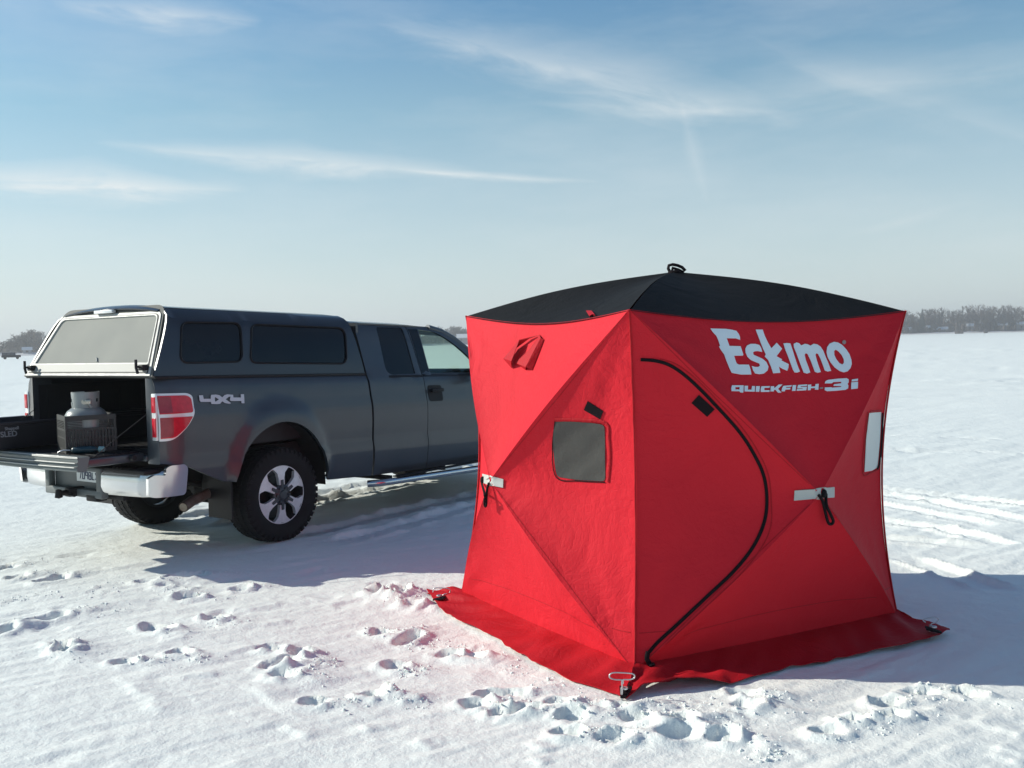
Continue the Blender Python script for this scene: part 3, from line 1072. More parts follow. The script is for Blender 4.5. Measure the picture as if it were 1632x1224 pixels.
# door zipper on the shaded side
ZIP = [(1021, 573), (1045, 575), (1070, 583), (1100, 605), (1140, 645), (1180, 690), (1205, 730), (1218, 762), (1222, 800), (1217, 835), (1200, 872), (1170, 910), (1130, 948), (1085, 990), (1050, 1022), (1034, 1040)]
zp = line_on('door_zipper', ZIP, R__, 0.0085, M_WEB, tent, 0.004)
line_on('zipper_pull', [(1033, 1038), (1031, 1050), (1034, 1060)], R__, 0.012, M_WEB, zp, 0.02, sub=3)
line_on('zipper_tab', [(1033, 1052), (1037, 1062), (1038, 1074)], R__, 0.016, M_WEB, zp, 0.03, sub=3)
line_on('zipper_flap_seam', [(x + 7 + (4 if y > 800 else 0), y - 3 + (y > 800) * 8) for x, y in ZIP[1:-1]], R__, 0.003, M_REDS, tent, 0.002)
# hook-and-loop patches
patch('fastener_patch', [(937, 639), (962, 655), (957, 668), (931, 653)], L_, M_WEB, tent)
patch('fastener_patch', [(1114, 629), (1139, 652), (1127, 664), (1102, 642)], R__, M_WEB, tent)
# windows
def crk(p):
    return 0.0015 * math.sin(p[0] * 0.10 + p[1] * 0.12)
WL = rounded([(883.5, 671), (930, 672), (964, 677), (965, 720), (965, 767), (925, 765), (888, 760), (881.5, 715)], 6, 3)
wl = patch('window', WL, L_, M_VINYL, tent, 0.004, 0.002, 4, bump=crk)
hem = [(884, 669), (930, 670), (966, 675), (970, 700), (972, 730), (969, 768)]
line_on('window_hem', hem, L_, 0.010, M_REDS, wl, 0.003)
line_on('window_edge_tape', [(885, 670), (881, 715), (887.5, 761), (925, 766.5), (965, 768.5)], L_, 0.003, M_WEB, wl, 0.004)
WR = [(1384, 658), (1394, 657), (1403, 656.5), (1401, 700), (1397, 745), (1388, 750), (1376.5, 752), (1379, 700)]
wr = patch('window', WR, R__, M_VINYL_REFL, tent, 0.006, 0.002, 4)
line_on('window_edge_tape', [(1404, 658), (1403.5, 685), (1402, 715), (1398.5, 740), (1396, 747)], R__, 0.009, M_WEB, wr, 0.010)
line_on('window_hem', [(1386, 655.5), (1396, 654.5), (1404, 654)], R__, 0.004, M_REDS, wr, 0.004)
line_on('window_hem', [(1382, 656), (1377, 700), (1374.5, 754), (1388, 753), (1398, 748)], R__, 0.004, M_REDS, wr, 0.004)
# cloth seams over the poles and above the foot of each wall
for i in range(4):
    j = (i + 1) % 4
    n_ = horiz((BASE[i] + BASE[j]) / 2 - CEN)
    m_ = (BASE[i] + BASE[j]) / 2
    hub_ = Vector((m_.x, m_.y, HUB_Z[i])) + n_ * HUB_OUT[i]
    jobs = [(hub_, TOPC[i]), (hub_, TOPC[j]), (hub_, BASE[i]), (hub_, BASE[j]), (corner_edge(i, .10), corner_edge(j, .10))]
    for k, (a, b) in enumerate(jobs):
        P = []; Q = []
        for t in np.linspace(0.06 if k < 4 else 0.01, .985, 36):
            p = a.lerp(b, float(t))
            if k == 4: p = p + n_ * 0.16 * math.sin(PI * float(t))
            h = WBVH[i].find_nearest(p)
            nn = h[1] if h[1].dot(n_) > 0 else -h[1]
            P.append(h[0] + nn * (0.0008 + 0.0004 * math.sin(float(t) * 160)) - OFF); Q.append(nn)
        MB().tube(P, 0.0023, 6, flat=Q).build('seam', M_REDS, tent, 60)
# reinforcement strips and pull loops at the side hubs
st = patch('reinforcement_strip', [(770, 755), (786, 759), (803, 763.5), (802.5, 777.5), (787, 775), (772, 770)], L_, M_GREYST, tent, 0.007, 0.004, 4)
st2 = patch('reinforcement_strip', [(1266, 781.5), (1297, 779), (1328, 776), (1328, 793), (1297, 795.5), (1265, 798)], R__, M_GREYST, tent, 0.007, 0.004, 5)


def loop_at(pts, trees, r, base_off, hang):
    P = []
    for k, (a, b) in enumerate(pts):
        q, n_ = cast(a, b, trees, base_off + hang * min(1, abs(k - 0) / 3.0) * min(1, (len(pts) - 1 - k) / 3.0))
        P.append(q - OFF)
    return MB().tube(smooth_line(P, 4), r, 7).build('pull_strap', M_WEB, tent, 60)


loop_at([(771, 765), (773, 772), (775, 782), (778, 795), (779, 802), (781, 800), (780, 788), (779, 777), (781, 768)], L_, 0.007, 0.012, 0.02)
loop_at([(1304, 787), (1308, 795), (1311, 812), (1314, 826), (1319, 829), (1323, 824), (1319, 812), (1315, 800), (1312, 787)], R__, 0.008, 0.014, 0.02)
for px_, py_, tr_ in ((772, 765, L_), (1309, 786, R__)):
    q, n_ = cast(px_, py_, tr_, 0.012)
    MB().lathe([(0.001, 0.014), (0.015, 0.012), (0.022, 0.004), (0.022, -0.006)], 16, Matrix.Translation(q - OFF) @ n_.to_track_quat('Z', 'Y').to_matrix().to_4x4()).build('hub_bolt', M_WEB, tent, 40)
# vent flap high on the sunlit side: a pocket of cloth standing off the wall
q = {}
def V3(px, py, off): return cast(px, py, L_, off)[0] - OFF
mb = MB()
A_ = [(810, 574, .035), (826, 579, .055), (858, 534, .004), (846, 541, .02), (833, 553, .045)]
# left lip
mb.add([V3(809, 574, .03), V3(826, 580, .050), V3(838, 545, .045), V3(861, 534, .006), V3(846, 540, .012), V3(824, 556, .012)], [(0, 1, 2, 5), (2, 3, 4, 5)])
mb.add([V3(826, 580, .050), V3(809, 574, .03), V3(817, 587, .004)], [(0, 1, 2)])
# right lip
mb.add([V3(826, 580, .02), V3(846, 588, .035), V3(866, 540, .018), V3(861, 534, .006), V3(843, 562, .004)], [(0, 1, 2, 4), (2, 3, 4)])
mb.add([V3(846, 588, .035), V3(826, 580, .02), V3(838, 590, .003)], [(0, 1, 2)])
mb.add([V3(846, 588, .035), V3(849, 590, .003), V3(868, 541, .003), V3(866, 540, .018)], [(0, 1, 2, 3)])
vf = mb.build('vent_flap', M_REDS, tent)
bm = bmesh.new(); bm.from_mesh(vf.data)
bmesh.ops.solidify(bm, geom=bm.faces[:], thickness=0.003)
bm.to_mesh(vf.data); bm.free()
patch('vent_opening', [(829, 579), (846, 556), (860, 535), (857, 548), (846, 566), (838, 582)], L_, mat('vent_mesh', (0.16, 0.006, 0.012), 0.8), vf, 0.004, 0.002, 4)


# lettering, traced outline by outline
def Z(lst, ox, oy, sc=13.6):
    return [(x / sc + ox, y / sc + oy) for x, y in lst]


letE = Z([(90, 122), (250, 126), (420, 130), (560, 150), (650, 172), (700, 240), (725, 300), (732, 366), (640, 335), (440, 332), (470, 420), (500, 500), (740, 505), (800, 690), (790, 708), (600, 712), (625, 800), (655, 880), (700, 905), (920, 905), (955, 1010), (975, 1118), (760, 1120), (640, 1100), (550, 1080), (500, 980), (440, 830), (385, 680), (350, 630), (300, 560), (275, 505), (300, 500), (265, 390), (220, 280), (150, 210)], 1125, 515)
letS = Z([(1210, 628), (1120, 610), (1050, 615), (1010, 640), (1020, 690), (1110, 730), (1220, 780), (1300, 850), (1345, 950), (1325, 1030), (1250, 1095), (1150, 1112), (1060, 1095), (1015, 1030), (985, 935), (1050, 955), (1120, 955), (1165, 925), (1150, 880), (1060, 845), (960, 800), (890, 730), (850, 640), (845, 560), (880, 490), (960, 455), (1060, 455), (1150, 480), (1190, 550)], 1125, 515)
letK = Z([(1070, 145), (1220, 145), (1260, 270), (1330, 420), (1408, 550), (1525, 430), (1640, 560), (1520, 722), (1640, 790)], 1125, 515) + Z([(60, 610), (220, 690), (212, 770), (188, 832), (90, 790), (5, 740), (20, 800), (38, 870)], 1240, 530) + Z([(1600, 1080), (1450, 1092), (1400, 940), (1340, 800), (1265, 725), (1290, 680), (1230, 560), (1150, 350)], 1125, 515)
letI = Z([(108, 240), (180, 232), (255, 240), (300, 370), (350, 530), (400, 690), (463, 850), (410, 872), (350, 870), (310, 800), (260, 660), (200, 500), (140, 350)], 1240, 530)
letM = Z([(330, 250), (390, 218), (450, 240), (490, 285), (570, 248), (640, 262), (690, 290), (760, 248), (840, 262), (910, 310), (970, 400), (1020, 530), (1080, 670), (1142, 835), (1070, 850), (1005, 825), (960, 700), (910, 570), (860, 470), (820, 450), (800, 490), (830, 610), (870, 730), (918, 860), (850, 878), (790, 855), (740, 720), (690, 590), (630, 470), (590, 450), (565, 490), (590, 600), (640, 730), (688, 870), (620, 895), (545, 870), (500, 750), (440, 590), (380, 430), (335, 320)], 1240, 530)
letO = Z([(1200, 208), (1290, 222), (1380, 275), (1470, 370), (1540, 480), (1580, 600), (1588, 690), (1560, 780), (1500, 845), (1420, 868), (1330, 840), (1220, 760), (1130, 650), (1070, 540), (1042, 430), (1055, 320), (1110, 245)], 1240, 530)
letOh = Z([(1240, 375), (1300, 410), (1370, 490), (1415, 580), (1420, 660), (1385, 698), (1320, 670), (1250, 580), (1210, 490), (1205, 410)], 1240, 530)
lg = patch('lettering', letE, R__, M_PRINT, tent, 0.0045, 0.002, 3.2)
for lt, hs in ((letS, ()), (letK, ()), (letI, ()), (letM, ()), (letO, (letOh,))):
    patch('lettering', lt, R__, M_PRINT, tent, 0.0045, 0.002, 3.2, holes=hs)
# registered-mark dot beside the O
patch('lettering', Z([(1425 + 42 * math.cos(a), 215 + 45 * math.sin(a)) for a in np.linspace(0, 2 * PI, 10)[:-1]], 1240, 530), R__, mat('small_print', (0.35, 0.25, 0.24), 0.6), tent, 0.0045, 0.002, 3)
QL = [
    ([(80, 335), (330, 335), (325, 460), (320, 492), (270, 490), (240, 462), (70, 460), (62, 400)], [[(150, 372), (245, 372), (243, 425), (150, 425)]]),
    ([(350, 345), (425, 345), (420, 430), (500, 430), (515, 350), (575, 350), (570, 470), (350, 465)], []),
    ([(600, 352), (682, 352), (668, 472), (592, 472)], []),
    ([(720, 355), (900, 350), (890, 385), (780, 388), (778, 440), (895, 440), (890, 475), (700, 475), (702, 400)], []),
    ([(920, 355), (990, 352), (992, 395), (1090, 318), (1175, 315), (1075, 410), (1150, 490), (1080, 492), (1025, 430), (990, 430), (985, 465), (912, 465)], []),
    ([(1195, 345), (1375, 330), (1365, 362), (1250, 370), (1250, 388), (1345, 385), (1340, 420), (1235, 425), (1225, 462), (1152, 462), (1165, 390)], []),
    ([(1395, 330), (1470, 328), (1455, 452), (1380, 455)], []),
]
for o_, h_ in QL:
    patch('lettering', Z(o_, 1160, 590), R__, M_PRINT, tent, 0.0045, 0.002, 2.5, holes=[Z(h, 1160, 590) for h in h_])
Q2 = [
    ([(290, 325), (485, 312), (478, 345), (345, 352), (345, 368), (480, 365), (465, 440), (258, 450), (265, 415), (390, 408), (392, 395), (270, 398)], []),
    ([(500, 320), (575, 315), (570, 362), (660, 355), (668, 305), (735, 302), (728, 425), (655, 425), (658, 390), (565, 395), (560, 435), (500, 440)], []),
    ([(870, 290), (885, 240), (940, 215), (1150, 190), (1340, 180), (1385, 205), (1385, 270), (1362, 305), (1380, 340), (1375, 400), (1320, 430), (1100, 452), (920, 460), (865, 435), (870, 380), (1005, 375), (1030, 385), (1210, 372), (1235, 350), (1060, 345), (1065, 312), (1225, 290), (1230, 255), (1060, 262), (1020, 290)], []),
    ([(1460, 208), (1590, 190), (1585, 240), (1450, 250)], []),
    ([(1445, 270), (1590, 260), (1585, 402), (1440, 418)], []),
]
for o_, h_ in Q2:
    patch('lettering', Z(o_, 1250, 590), R__, M_PRINT, tent, 0.0045, 0.002, 2.5, holes=[Z(h, 1250, 590) for h in h_])
patch('lettering', Z([(760, 380), (830, 375), (830, 405), (760, 410)], 1250, 590), R__, mat('small_print', (0.35, 0.25, 0.24), 0.6), tent, 0.0045, 0.002, 3)


# ice anchors: bent wire handles screwed through the corner tabs
def anchor(pts, loc_px, zb, label):
    base = gp(loc_px[0], loc_px[1], zb)
    e = empty('ice_anchor', (base.x, base.y, 0))
    o3 = Vector((base.x, base.y, 0))
    tag(e, label, 'anchor', 'ice anchors at the tent corners')
    P = [dp(a, b, base.y) - o3 for a, b in pts]
    MB().tube(smooth_line(P, 4), 0.0034, 8).build('wire_handle', M_STEEL, e, 60)
    MB().tube([P[-1], Vector((0, 0, zb + 0.01)), Vector((0, 0, -0.05))], 0.0055, 8).build('screw_shaft', M_STEEL, e, 60)


anchor([(993, 1090), (992, 1084), (980, 1083), (972, 1080), (972, 1075), (980, 1072), (1003, 1073), (1010, 1075), (1011, 1080), (1004, 1083), (992, 1084), (991.5, 1094), (991, 1100)], (991, 1101), 0.05, 'steel wire ice anchor at the front corner of the red tent skirt')
anchor([(690, 944), (692, 938), (700, 937), (714, 938), (717.5, 941), (716, 945), (708, 947), (705, 950)], (704, 951), 0.04, 'steel wire ice anchor on the left tip of the tent skirt, nearest the truck')
anchor([(1475, 992), (1471, 988), (1480, 985), (1492, 984), (1496, 988), (1492, 992), (1485, 994), (1483, 998)], (1482, 999), 0.045, 'steel wire ice anchor on the shaded right tip of the tent skirt')


# ------------------------------------------------------------------ pickup truck (X forward, Y left, seen from its right rear)
truck = empty('pickup_truck', (TRX, TRY, 0), TRYAW)
tag(truck, 'dark grey pickup truck with bed cap and lowered tailgate, parked left of the tent', 'truck')
RK = 0.028


def zr(X, z):                       # the body is raked nose-down over its level wheels
    return z - RK * X


def P3(X, Y, z):
    return Vector((X, Y, zr(X, z)))


YZ = [(.42, .930), (.48, .950), (.55, .965), (.65, .978), (.74, .985), (.757, .984), (.772, .974), (.80, .974), (.90, .982), (1.0, .988), (1.10, .987), (1.155, .980), (1.17, .972), (1.25, .962), (1.33, .948), (1.385, .932), (1.40, .915), (1.44, .903),
      (1.60, .850), (1.75, .800), (1.84, .762), (1.88, .735), (1.91, .70)]


def yside(X, z, flare=True):
    y = float(np.interp(z, [a for a, b in YZ], [b for a, b in YZ]))
    if X < -0.95 and z < 1.5:
        y -= 0.055 * ((-0.95 - X) / .2) ** 2
    if X > 3.6:
        y -= 0.06 * ((X - 3.6) / 1.0) ** 2
    if flare:
        for cx in (0.0, 3.67):
            dx = (X - cx) / .51; dz = (z - .46) / .56
            re = math.hypot(dx, dz)
            if re < 1.5 and z < 1.4 and dz > -0.2:
                w = .06 + .30 * max(0, dz / max(re, 1e-3)) ** 1.3
                t = max(0, (re - 1) / w)
                if t < 1:
                    y += 0.042 * (1 - t * t) * (1 if z > .55 else max(0, (z - .45) / .1))
    return y


def side_panel(name, outer, holes, side, m_, parent, step=0.055, off=0.0, thick=0.03, yf=yside, smooth=28):
    def fr(p): return P3(p[0], side * (yf(p[0], p[1]) + off), p[1])
    def bk(p): return P3(p[0], side * (yf(p[0], p[1]) + off - thick), p[1])
    return sheet(name, outer, holes, step, fr, bk, m_, parent, smooth)


def arch(cx, a0, a1, n=26, rx=.51, rz=.56):
    return [(cx + rx * math.cos(a), .46 + rz * math.sin(a)) for a in np.linspace(a0, a1, n)]


# arch runs from front-bottom over the top to the rear-bottom
def side_all(sd):
    # bed side
    ar = arch(0, 0.08, PI - 0.26)
    out_ = [(-1.15, 1.40), (-1.15, .755), (-1.0, .735), (-.93, .715), (-.72, .62), (-.60, .57)] + [(-.51, .56)] + ar[::-1] + [(.525, .50), (.56, .47), (1.105, .455), (1.095, .8), (1.088, 1.40)]
    side_panel('bed_side', out_, [], sd, M_PAINT, truck, 0.05)
    # cab corner strip behind the rear door
    doorR = [(1.12, 1.87), (1.112, 1.40), (1.118, .9), (1.13, .455), (1.885, .455), (1.885, 1.40), (1.86, 1.885), (1.5, 1.895), (1.2, 1.895)]
    w2 = rounded([(1.42, 1.855), (1.80, 1.862), (1.80, 1.40), (1.38, 1.40)], [.03, .03, .02, .09])
    d2 = side_panel('rear_door', doorR, [w2], sd, M_PAINT, truck, 0.06)
    side_panel('window', [(x, z) for x, z in w2], [], sd, M_TINT, d2, 0.1, -0.008, 0.006)
    side_panel('window_trim', [(a * 1.0, b) for a, b in [(1.40, 1.392), (1.885, 1.392), (1.885, 1.372), (1.39, 1.372)]], [], sd, M_BLACK, d2, 0.1, 0.004, 0.01)
    doorF = [(1.893, 1.40), (1.893, .455), (2.98, .455), (3.02, .9), (3.02, 1.40), (2.90, 1.53), (2.74, 1.665), (2.58, 1.765), (2.42, 1.835), (2.25, 1.88), (1.87, 1.89)]
    w1 = rounded([(2.03, 1.848), (2.30, 1.828), (2.50, 1.735), (2.68, 1.615), (2.86, 1.455), (2.88, 1.405), (2.02, 1.405)], [.02, .08, .1, .1, .03, .02, .03])
    d1 = side_panel('front_door', doorF, [w1], sd, M_PAINT, truck, 0.06)
    side_panel('window', w1, [], sd, M_GLASS, d1, 0.15, -0.010, 0.002)
    side_panel('window_trim', [(1.90, 1.398), (2.95, 1.398), (2.95, 1.376), (1.90, 1.376)], [], sd, M_BLACK, d1, 0.1, 0.004, 0.01)
    side_panel('pillar_trim', [(1.885, 1.85), (2.02, 1.85), (2.01, 1.41), (1.90, 1.41)], [], sd, M_TINT, d1, 0.1, 0.003, 0.008)
    # handle and its cup
    hd = side_panel('door_handle', rounded([(1.925, 1.285), (2.135, 1.285), (2.135, 1.125), (1.925, 1.125)], .03), [], sd, M_BLACK, d1, 0.1, 0.004, 0.012)
    hb = MB(); hb.bbox((1.94, .985, 0), (2.12, 1.015, .035), .008, Matrix.Translation((0, 0, 1.16)) if sd > 0 else Matrix.Scale(-1, 4, (0, 1, 0)) @ Matrix.Translation((0, 0, 1.16)))
    hb.build('handle_grip', M_BLACK, hd, 30)
    # mirror
    mm = Matrix.Scale(sd, 4, (0, 1, 0))
    mb_ = MB(); mb_.bbox((2.70, 1.06, 1.30), (2.82, 1.26, 1.55), .03, mm); mb_.bbox((2.74, .92, 1.36), (2.80, 1.08, 1.42), .012, mm)
    mr = mb_.build('wing_mirror', M_BLACK, d1, 40)
    MB().bbox((2.693, 1.08, 1.33), (2.70, 1.24, 1.53), .002, mm).build('mirror_glass', M_CHROME, mr)
    # fender
    arf = arch(3.67, 0.08, PI - 0.08)
    fen = [(3.028, 1.385), (3.028, .455), (3.12, .455)] + arf[::-1] + [(4.20, .55), (4.40, .60), (4.44, .80), (4.45, 1.05), (4.30, 1.21), (3.6, 1.33), (3.2, 1.385)]
    side_panel('front_fender', fen, [], sd, M_PAINT, truck, 0.07)
    # wheel-well liners
    for cx in (0, 3.67):
        lm = MB(); vs = []; fs = []
        for k, a in enumerate(np.linspace(-0.05, PI + 0.05, 19)):
            for yy in (.94, .58):
                vs.append(P3(cx + .525 * math.cos(a), sd * yy, .46 + .575 * math.sin(a)))
        for k in range(18): fs.append((2 * k, 2 * k + 1, 2 * k + 3, 2 * k + 2))
        lm.add(vs, fs)
        n0 = len(vs)
        # inner wall
        lm.add([P3(cx + .525 * math.cos(a), sd * .58, .46 + .575 * math.sin(a)) for a in np.linspace(-0.05, PI + 0.05, 19)], [tuple(range(19))])
        lm.build('wheel_well_liner', M_DARK, truck)
    # lamps
    lamp = [(-1.152, 1.285), (-.915, 1.285), (-.872, 1.262), (-.868, 1.13), (-.93, 1.04), (-1.04, .945), (-1.09, .925), (-1.152, .925)]
    tl = side_panel('tail_light', rounded(lamp, [0, .03, .02, .04, .05, .05, .03, 0]), [], sd, M_WHITEL, truck, 0.06, 0.010, 0.03)
    up = rounded([(-1.148, 1.268), (-.93, 1.268), (-.888, 1.246), (-.888, 1.135), (-1.148, 1.128)], [0, .02, .02, .02, 0])
    lo = rounded([(-1.148, 1.102), (-.895, 1.106), (-.945, 1.035), (-1.052, .948), (-1.148, .943)], [0, .01, .03, .03, 0])
    side_panel('upper_lens', up, [], sd, M_LENSR, tl, 0.05, 0.016, 0.005)
    side_panel('lower_lens', lo, [], sd, M_LENSR, tl, 0.05, 0.016, 0.005)
    side_panel('dark_lens_band', [(-1.148, 1.258), (-1.06, 1.258), (-1.06, 1.139), (-1.148, 1.137)], [], sd, M_LENSR2, tl, 0.05, 0.0185, 0.004)
    side_panel('dark_lens_band', [(-1.148, 1.098), (-1.06, 1.10), (-1.065, .958), (-1.148, .952)], [], sd, M_LENSR2, tl, 0.05, 0.0185, 0.004)
    # rear post with the part of the lamp that wraps round
    M_ = Matrix.Scale(sd, 4, (0, 1, 0))
    pb = MB()
    for z0, z1 in ((.75, 1.40),):
        y1 = [yside(-1.15, z) for z in (z0, 1.0, 1.2, z1)]
    zs = [.75, .93, 1.10, 1.29, 1.40]
    vs = []
    for z in zs:
        yo = yside(-1.15, z) - .002
        vs += [P3(-1.152, yo, z), P3(-1.165, yo - .03, z), P3(-1.165, .80, z), P3(-1.10, .79, z), P3(-1.0, .79, z)]
    fs = []
    for k in range(len(zs) - 1):
        for q_ in range(4): fs.append((k * 5 + q_, k * 5 + q_ + 1, k * 5 + q_ + 6, k * 5 + q_ + 5))
    pb.add(vs, fs, M_)
    pb.build('bed_rear_post', M_PAINT, truck, 30)
    wb = MB()
    wb.bbox((-1.170, .870, .93), (-1.150, .925, 1.285), .006, Matrix.Scale(sd, 4, (0, 1, 0)) @ Matrix.Translation((0, 0, RK * 1.15)))
    w_ = wb.build('lamp_bezel', M_WHITEL, tl, 30)
    wb = MB()
    for z0, z1 in ((1.14, 1.26), (.955, 1.10)):
        wb.bbox((-1.176, .880, z0), (-1.168, .924, z1), .003, Matrix.Scale(sd, 4, (0, 1, 0)) @ Matrix.Translation((0, 0, RK * 1.15)))
    wb.build('rear_lens', M_LENSR, tl, 30)


for sd in (-1, 1):
    side_all(sd)

# badge on the right bed side, one piece
def badge():
    def zz(l): return [(x / 18.133 + 310, y / 18.133 + 620) for x, y in l]
    pl = [zz([(130, 185), (245, 180), (265, 285), (470, 280), (470, 215), (480, 170), (620, 160), (720, 180), (800, 240), (870, 175), (950, 155), (1115, 165), (1125, 245), (1340, 245), (1335, 150), (1430, 150), (1445, 412), (1360, 412), (1350, 345), (1060, 345), (1020, 320), (1040, 215), (990, 225), (900, 295), (960, 340), (1060, 410), (1000, 425), (880, 405), (800, 355), (740, 425), (640, 435), (490, 430), (470, 370), (180, 372), (150, 330)])]
    holes = [zz([(590, 240), (610, 240), (705, 300), (610, 365), (590, 350)])]
    vs, fs = triangulate(pl[0], holes, 4)
    c, s_ = math.cos(TRYAW), math.sin(TRYAW)
    def onside(p, off):
        d = ray(*p); o = CAMPOS - Vector((TRX, TRY, 0))
        dl = Vector((d.x * c + d.y * s_, -d.x * s_ + d.y * c, d.z)); ol = Vector((o.x * c + o.y * s_, -o.x * s_ + o.y * c, o.z))
        Y = -.96
        for _ in range(6):
            q_ = ol + dl * ((Y - ol.y) / dl.y)
            Y = -(yside(q_.x, q_.z + RK * q_.x) + off)
        return ol + dl * ((Y - ol.y) / dl.y)
    return sheet('badge', pl[0], holes, 4, lambda p: onside(p, .010), lambda p: onside(p, .002), M_BADGE, truck)


badge()

# bed: floor, inner walls, front wall, rails
mb = MB()
mb.box((-1.12, -.80, .84), (1.06, .80, .88)); mb.box((1.03, -.86, .84), (1.075, .86, 1.40))
for sd in (-1, 1):
    mb.box((-1.12, sd * .80 - .012, .88), (1.03, sd * .80 + .012, 1.37))
    mb.box((-.62, sd * .56 if sd > 0 else -.79, .88), (.62, .79 if sd > 0 else -.56, 1.10))
    for k in range(9):
        mb.box((-1.05 + k * .23, sd * .787 - .008, .9), (-.97 + k * .23, sd * .787 + .008, 1.33))
for k in range(11):
    mb.box((-1.1, -.54 + k * .1, .88), (1.0, -.49 + k * .1, .888))
bed = mb.build('cargo_bed', M_LINER, truck)
mb = MB()
for sd in (-1, 1):
    mb.bbox((-1.15, .78, 1.395), (1.085, .93, 1.418), .008, Matrix.Scale(sd, 4, (0, 1, 0)))
for i_, v_ in enumerate(mb.v): mb.v[i_] = (v_[0], v_[1], zr(v_[0], v_[2]))
mb.build('bed_rail', M_BLACK, truck, 30)

# tailgate, lowered
tg = MB()
tg.bbox((-1.70, -.765, .805), (-1.17, .765, .868), .012)
tgo = tg.build('tailgate', M_PAINT, truck, 30)
t2 = MB()
t2.bbox((-1.69, -.74, .866), (-1.20, .74, .878), .004)
for k in range(7): t2.bbox((-1.66 + k * .065, -.70, .876), (-1.635 + k * .065, .70, .884), .003)
t2.build('tailgate_liner', M_BLACK, tgo, 30)
t3 = MB()
NSEG = 16
for k in range(NSEG):
    def bx(y): return -1.712 - 0.030 * (1 - (y / .765) ** 2)
    y0 = -.768 + 1.536 * k / NSEG; y1 = -.768 + 1.536 * (k + 1) / NSEG
    x0, x1 = bx(y0), bx(y1)
    prof = [(0.09, .885), (-.004, .885), (-.010, .878), (-.004, .870), (-.004, .852), (-.016, .848), (-.016, .842), (-.004, .838), (-.008, .822), (-.022, .818), (-.022, .811), (-.010, .806), (-.014, .792), (0.0, .780), (.06, .780)]
    vs = [(x0 + a, y0, b) for a, b in prof] + [(x1 + a, y1, b) for a, b in prof]
    n_ = len(prof)
    t3.add(vs, [(j, j + 1, j + 1 + n_, j + n_) for j in range(n_ - 1)])
t3.add([(bx(-.768) + a, -.768, b) for a, b in prof], [tuple(range(n_))]); t3.add([(bx(.768) + a, .768, b) for a, b in prof], [tuple(range(n_))])
cap = t3.build('tailgate_top_cap', M_TGCAP, tgo, 30)
t4 = MB()
for dz, dx in ((.886, .003), (.846, -.019), (.815, -.025), (.884, .03)):
    ya, yb = (-.757, .42) if dz in (.846, .886) else ((-.757, .74) if dz == .815 else (-.5, .2))
    t4.tube([(bx(y) + dx, y, dz) for y in np.linspace(ya, yb, 20)], .0045, 6)
t4.build('cap_ridge', M_TRIM, cap, 50)
MB().lathe([(.001, -.80), (.02, -.80), (.026, -.772), (.026, -.76)], 12, Matrix.Translation((-1.28, 0, .84)), 'Y').build('hinge_bolt', M_BLACK, tgo, 40)
t5 = MB(); t5.bbox((-1.18, -.80, .80), (-1.10, .80, .845), .008); t5.build('bed_sill', M_PAINT, truck, 30)
MB().tube([(-1.60, -.775, .875), (-1.38, -.785, 1.02), (-1.13, -.80, 1.18)], .003, 6).build('tailgate_cable', M_BLACK, truck)
MB().tube([(-1.60, .775, .875), (-1.38, .785, 1.02), (-1.13, .80, 1.18)], .003, 6).build('tailgate_cable', M_BLACK, truck)

# bumper
bump = empty('rear_bumper'); bump.parent = truck


def bumper_x(y):
    a = abs(y)
    return -1.295 + .045 * (a / .7) ** 2 + (0.30 * max(0, a - .80) ** 1.3 / .25 ** 1.3 if a > .80 else 0)


def bumper_piece(y0, y1, name, m_):
    prof = [(.07, .725), (.02, .735), (0, .722), (-.012, .70), (-.014, .60), (-.006, .555), (.012, .535), (.05, .53)]
    mb = MB(); vs = []; n_ = len(prof); K = 22
    for k in range(K + 1):
        y = y0 + (y1 - y0) * k / K
        a = abs(y)
        x = bumper_x(y)
        for (dx, z) in prof:
            up_ = 0
            vs.append((x + dx, y, z + up_))
    fs = [(k * n_ + j, k * n_ + j + 1, (k + 1) * n_ + j + 1, (k + 1) * n_ + j) for k in range(K) for j in range(n_ - 1)]
    fs += [tuple(range(n_)), tuple(K * n_ + j for j in range(n_))]
    # wrapped end along the body side
    mb.add(vs, fs)
    return mb


for sd in (-1, 1):
    y0, y1 = (-.93, -.36) if sd < 0 else (.42, .93)
    mb = bumper_piece(y0, y1, '', None)
    # end cap returning forward along the side, taller at the body
    pts2 = [(-1.135, .70), (-1.135, .755), (-1.10, .772), (-.99, .772), (-.962, .75), (-.955, .72), (-.958, .55), (-.975, .532), (-1.12, .532), (-1.20, .535), (-1.245, .55), (-1.25, .69), (-1.22, .71)]
    def ye(p): return .93 + .075 * min(1, max(0, (p[0] + 1.25) / .22)) ** .5
    vs, fs = triangulate(rounded(pts2, .012), [], .06)
    n_ = len(vs)
    V = [(p[0], sd * (ye(p) - .17 * (.77 - p[1])), p[1]) for p in vs] + [(p[0], sd * (ye(p) - .03 - .17 * (.77 - p[1])), p[1]) for p in vs]
    F = list(fs) + [tuple(i + n_ for i in f[::-1]) for f in fs]
    ed = set()
    for f in fs:
        for i_ in range(len(f)): ed.add((f[i_], f[(i_ + 1) % len(f)]))
    F += [(b, a, a + n_, b + n_) for (a, b) in ed if (b, a) not in ed]
    mb.add(V, F)
    mb.build('bumper_face', M_CHROME, bump, 35)
mb = MB()
mb.bbox((-1.275, -.90, .715), (-1.10, .90, .745), .008)
for k in range(5): mb.box((-1.262, -.70 + k * .05, .744), (-1.15, -.68 + k * .05, .752)); mb.box((-1.262, .50 + k * .05, .744), (-1.15, .52 + k * .05, .752))
mb.build('step_pad', M_BLACK, bump, 30)
mb = MB()
mb.bbox((-1.298, -.375, .495), (-1.24, -.30, .735), .01); mb.bbox((-1.298, .365, .495), (-1.24, .43, .735), .01)
